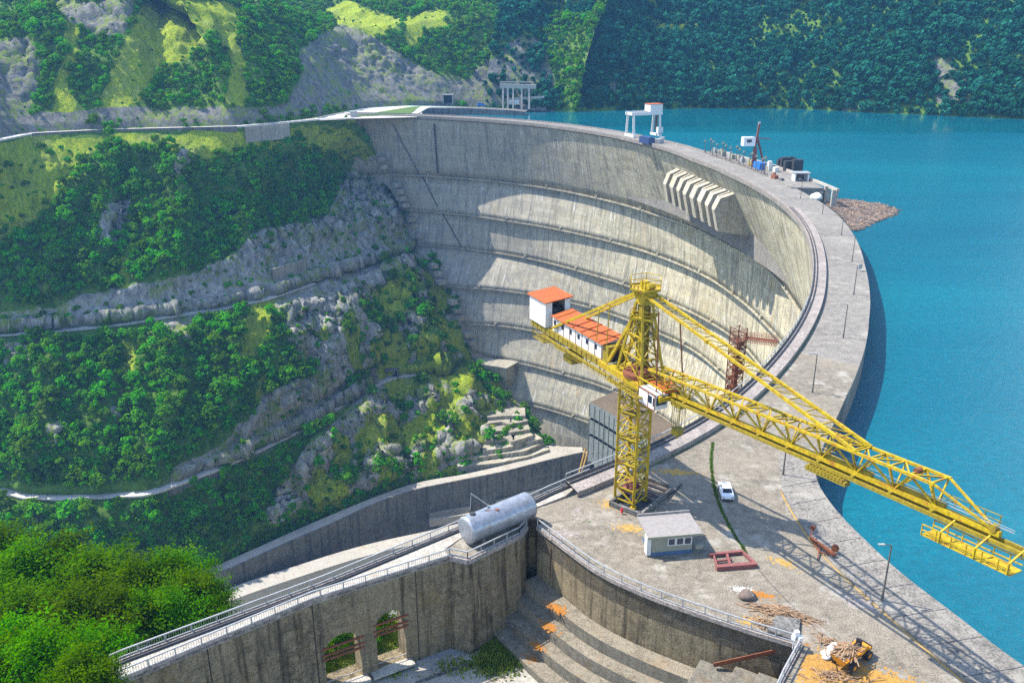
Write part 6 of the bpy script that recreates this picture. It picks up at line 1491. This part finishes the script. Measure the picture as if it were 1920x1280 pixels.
kd = RNG.integers(0, 3, len(hill)); kd[(rk_h > .5) | (gr_h > .5)] = 3; sc_h = RNG.uniform(.65, 1.25, len(hill))+.35*(RNG.random(len(hill)) < .15); sc_h[kd == 3] *= RNG.uniform(.35, 1.0, (kd == 3).sum())
big_ = ((7.5, 8.5, 6.0, 3.6)[0])
score = np.array([(7.5, 8.5, 6.0, 3.6)[k] for k in kd])*sc_h/hd[2]
inn = (hd[0] > 5) & (hd[0] < 1000) & (hd[1] > 5) & (hd[1] < 1060); score[~inn] = 0
ordr = np.argsort(-score); ind = ordr[:270]; rest = ordr[270:]
def zone(x, y, i):
    up_ = np.interp(x, [-90, 0, 233, 500, 640, 803], [632, 630, 609, 563, 516, 464]); lo_ = np.interp(x, [-90, 270, 400, 600, 740, 892], [915, 930, 885, 790, 709, 672])
    if y < up_: return 'green tree in the woodland between the top road and the middle gravel road', 'trees between the top and middle roads'
    if y < lo_: return 'green tree on the steep slope between the middle and lower gravel roads', 'trees between the middle and lower roads'
    return 'dark green tree on the shaded bank below the lower gravel road', 'trees below the lower road'
for i in ind:
    lab, grp = zone(hd[0][i], hd[1][i], i); p = hill[i]
    if kd[i] == 3: lab = lab.replace('green tree', 'green bush'); grp = grp.replace('trees', 'bushes')
    tree('bush' if kd[i] == 3 else 'broadleaf_tree', lab, grp, KINDS[kd[i]], (p[0], p[1], p[2]-.8), float(sc_h[i]), float(RNG.random()*6.28), 'bush' if kd[i] == 3 else 'tree')
def forest(name, pts, kinds, protos, smin, smax, sc=None):
    """one mesh of points; a geometry-nodes modifier stands a crown on every point"""
    me = bpy.data.meshes.new(name); me.vertices.add(len(pts)); me.vertices.foreach_set('co', (pts-np.array([0, 0, .9])).reshape(-1).astype(np.float32)); me.update()
    for nm, typ, arr in (('kind', 'INT', kinds.astype(np.int32)), ('size', 'FLOAT', (sc if sc is not None else RNG.uniform(smin, smax, len(pts))).astype(np.float32)), ('turn', 'FLOAT', RNG.uniform(0, 6.28, len(pts)).astype(np.float32))):
        a = me.attributes.new(nm, typ, 'POINT'); a.data.foreach_set('value', arr)
    ob = link(bpy.data.objects.new(name, me)); ng = bpy.data.node_groups.new(name, 'GeometryNodeTree')
    ng.interface.new_socket('Geometry', in_out='INPUT', socket_type='NodeSocketGeometry'); ng.interface.new_socket('Geometry', in_out='OUTPUT', socket_type='NodeSocketGeometry')
    L = ng.links.new; gi = ng.nodes.new('NodeGroupInput'); go = ng.nodes.new('NodeGroupOutput'); jn = ng.nodes.new('GeometryNodeJoinGeometry')
    def na(nm, t): x = ng.nodes.new('GeometryNodeInputNamedAttribute'); x.data_type = t; x.inputs[0].default_value = nm; return [o for o in x.outputs if o.enabled][0]
    ak, as_, at_ = na('kind', 'INT'), na('size', 'FLOAT'), na('turn', 'FLOAT'); cx = ng.nodes.new('ShaderNodeCombineXYZ'); L(at_, cx.inputs[2])
    for k, pr in enumerate(protos):
        cmp_ = ng.nodes.new('FunctionNodeCompare'); cmp_.data_type = 'INT'; cmp_.operation = 'EQUAL'; ii_ = [s for s in cmp_.inputs if s.enabled]; L(ak, ii_[0]); ii_[1].default_value = k
        oi = ng.nodes.new('GeometryNodeObjectInfo'); oi.inputs['Object'].default_value = pr; oi.inputs['As Instance'].default_value = True
        ip = ng.nodes.new('GeometryNodeInstanceOnPoints'); L(gi.outputs[0], ip.inputs['Points']); L(cmp_.outputs[0], ip.inputs['Selection']); L(oi.outputs['Geometry'], ip.inputs['Instance']); L(cx.outputs[0], ip.inputs['Rotation']); L(as_, ip.inputs['Scale']); L(ip.outputs[0], jn.inputs[0])
    L(jn.outputs[0], go.inputs[0]); md = ob.modifiers.new('scatter', 'NODES'); md.node_group = ng
    return tag(ob, kind='stuff')
def proto(me): o = bpy.data.objects.new(me.name, me); return o
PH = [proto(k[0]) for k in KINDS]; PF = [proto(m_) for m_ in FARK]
forest('hillside_woodland', hill[rest], kd[rest], PH, 0, 0, sc_h[rest])
rk_m, gr_m = cover(mount); km = RNG.integers(0, 3, len(mount)); km[(rk_m > .5) | (gr_m > .5)] = 3
forest('mountain_woodland', mount, km, PH, 0, 0, np.clip(.75+.5*fbm(mount, 25, 3, 6)+RNG.normal(0, .18, len(mount)), .35, 1.4)*np.where(km == 3, .6, 1))
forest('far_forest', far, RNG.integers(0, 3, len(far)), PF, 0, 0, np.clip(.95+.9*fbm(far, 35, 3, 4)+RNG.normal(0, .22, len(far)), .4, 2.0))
print('TREES', len(hill), len(mount), len(far))
# ================================================================== LIGHT, SKY, CAMERA
SUN_EL = math.radians(54); sv = Vector((-.947*math.cos(SUN_EL), .32*math.cos(SUN_EL), math.sin(SUN_EL))).normalized()
sl = bpy.data.lights.new('sun', 'SUN'); sl.energy = 3.4; sl.angle = math.radians(.5); sl.color = (1, .95, .86)
so = link(bpy.data.objects.new('sun', sl)); so.rotation_euler = (-sv).to_track_quat('-Z', 'Y').to_euler(); so.location = (-200, 200, 500)
w = bpy.data.worlds.new('World'); SC.world = w; w.use_nodes = True; nt = w.node_tree
bg = nt.nodes['Background']; sky = nt.nodes.new('ShaderNodeTexSky'); sky.sky_type = 'NISHITA'; sky.sun_disc = False
sky.sun_elevation = SUN_EL; sky.sun_rotation = math.atan2(sv.x, sv.y); sky.air_density = 1.0; sky.dust_density = .6; sky.ozone_density = 2.0
nt.links.new(sky.outputs[0], bg.inputs[0]); bg.inputs[1].default_value = .15
cam = bpy.data.cameras.new('camera'); cam.sensor_width = 36; cam.lens = 36*F/1920; cam.clip_end = 6000; cam.clip_start = .5
co = link(bpy.data.objects.new('camera', cam)); co.location = (0, 0, CH); co.rotation_euler = (math.pi/2-PT, 0, 0); SC.camera = co
SC.view_settings.view_transform = 'Standard'; SC.view_settings.look = 'None'; SC.view_settings.exposure = EXPO; SC.view_settings.gamma = 1
SC.cycles.max_bounces = 5; SC.cycles.diffuse_bounces = 2; SC.cycles.glossy_bounces = 2; SC.cycles.transmission_bounces = 3; SC.cycles.transparent_max_bounces = 6
SC.cycles.use_denoising = False
if HAZE:
    mb = MB(); mb.box((150, 700, -60), (1500, 1700, 900)); m, nt, out = mat('haze_air'); n = N(nt)
    v = nt.nodes.new('ShaderNodeVolumePrincipled'); v.inputs['Color'].default_value = (.22, .52, 1, 1); v.inputs['Density'].default_value = HAZE; v.inputs['Anisotropy'].default_value = .2
    nt.links.new(v.outputs[0], out.inputs[1]); tag(mb.build('haze', m), kind='stuff'); SC.cycles.volume_bounces = 0
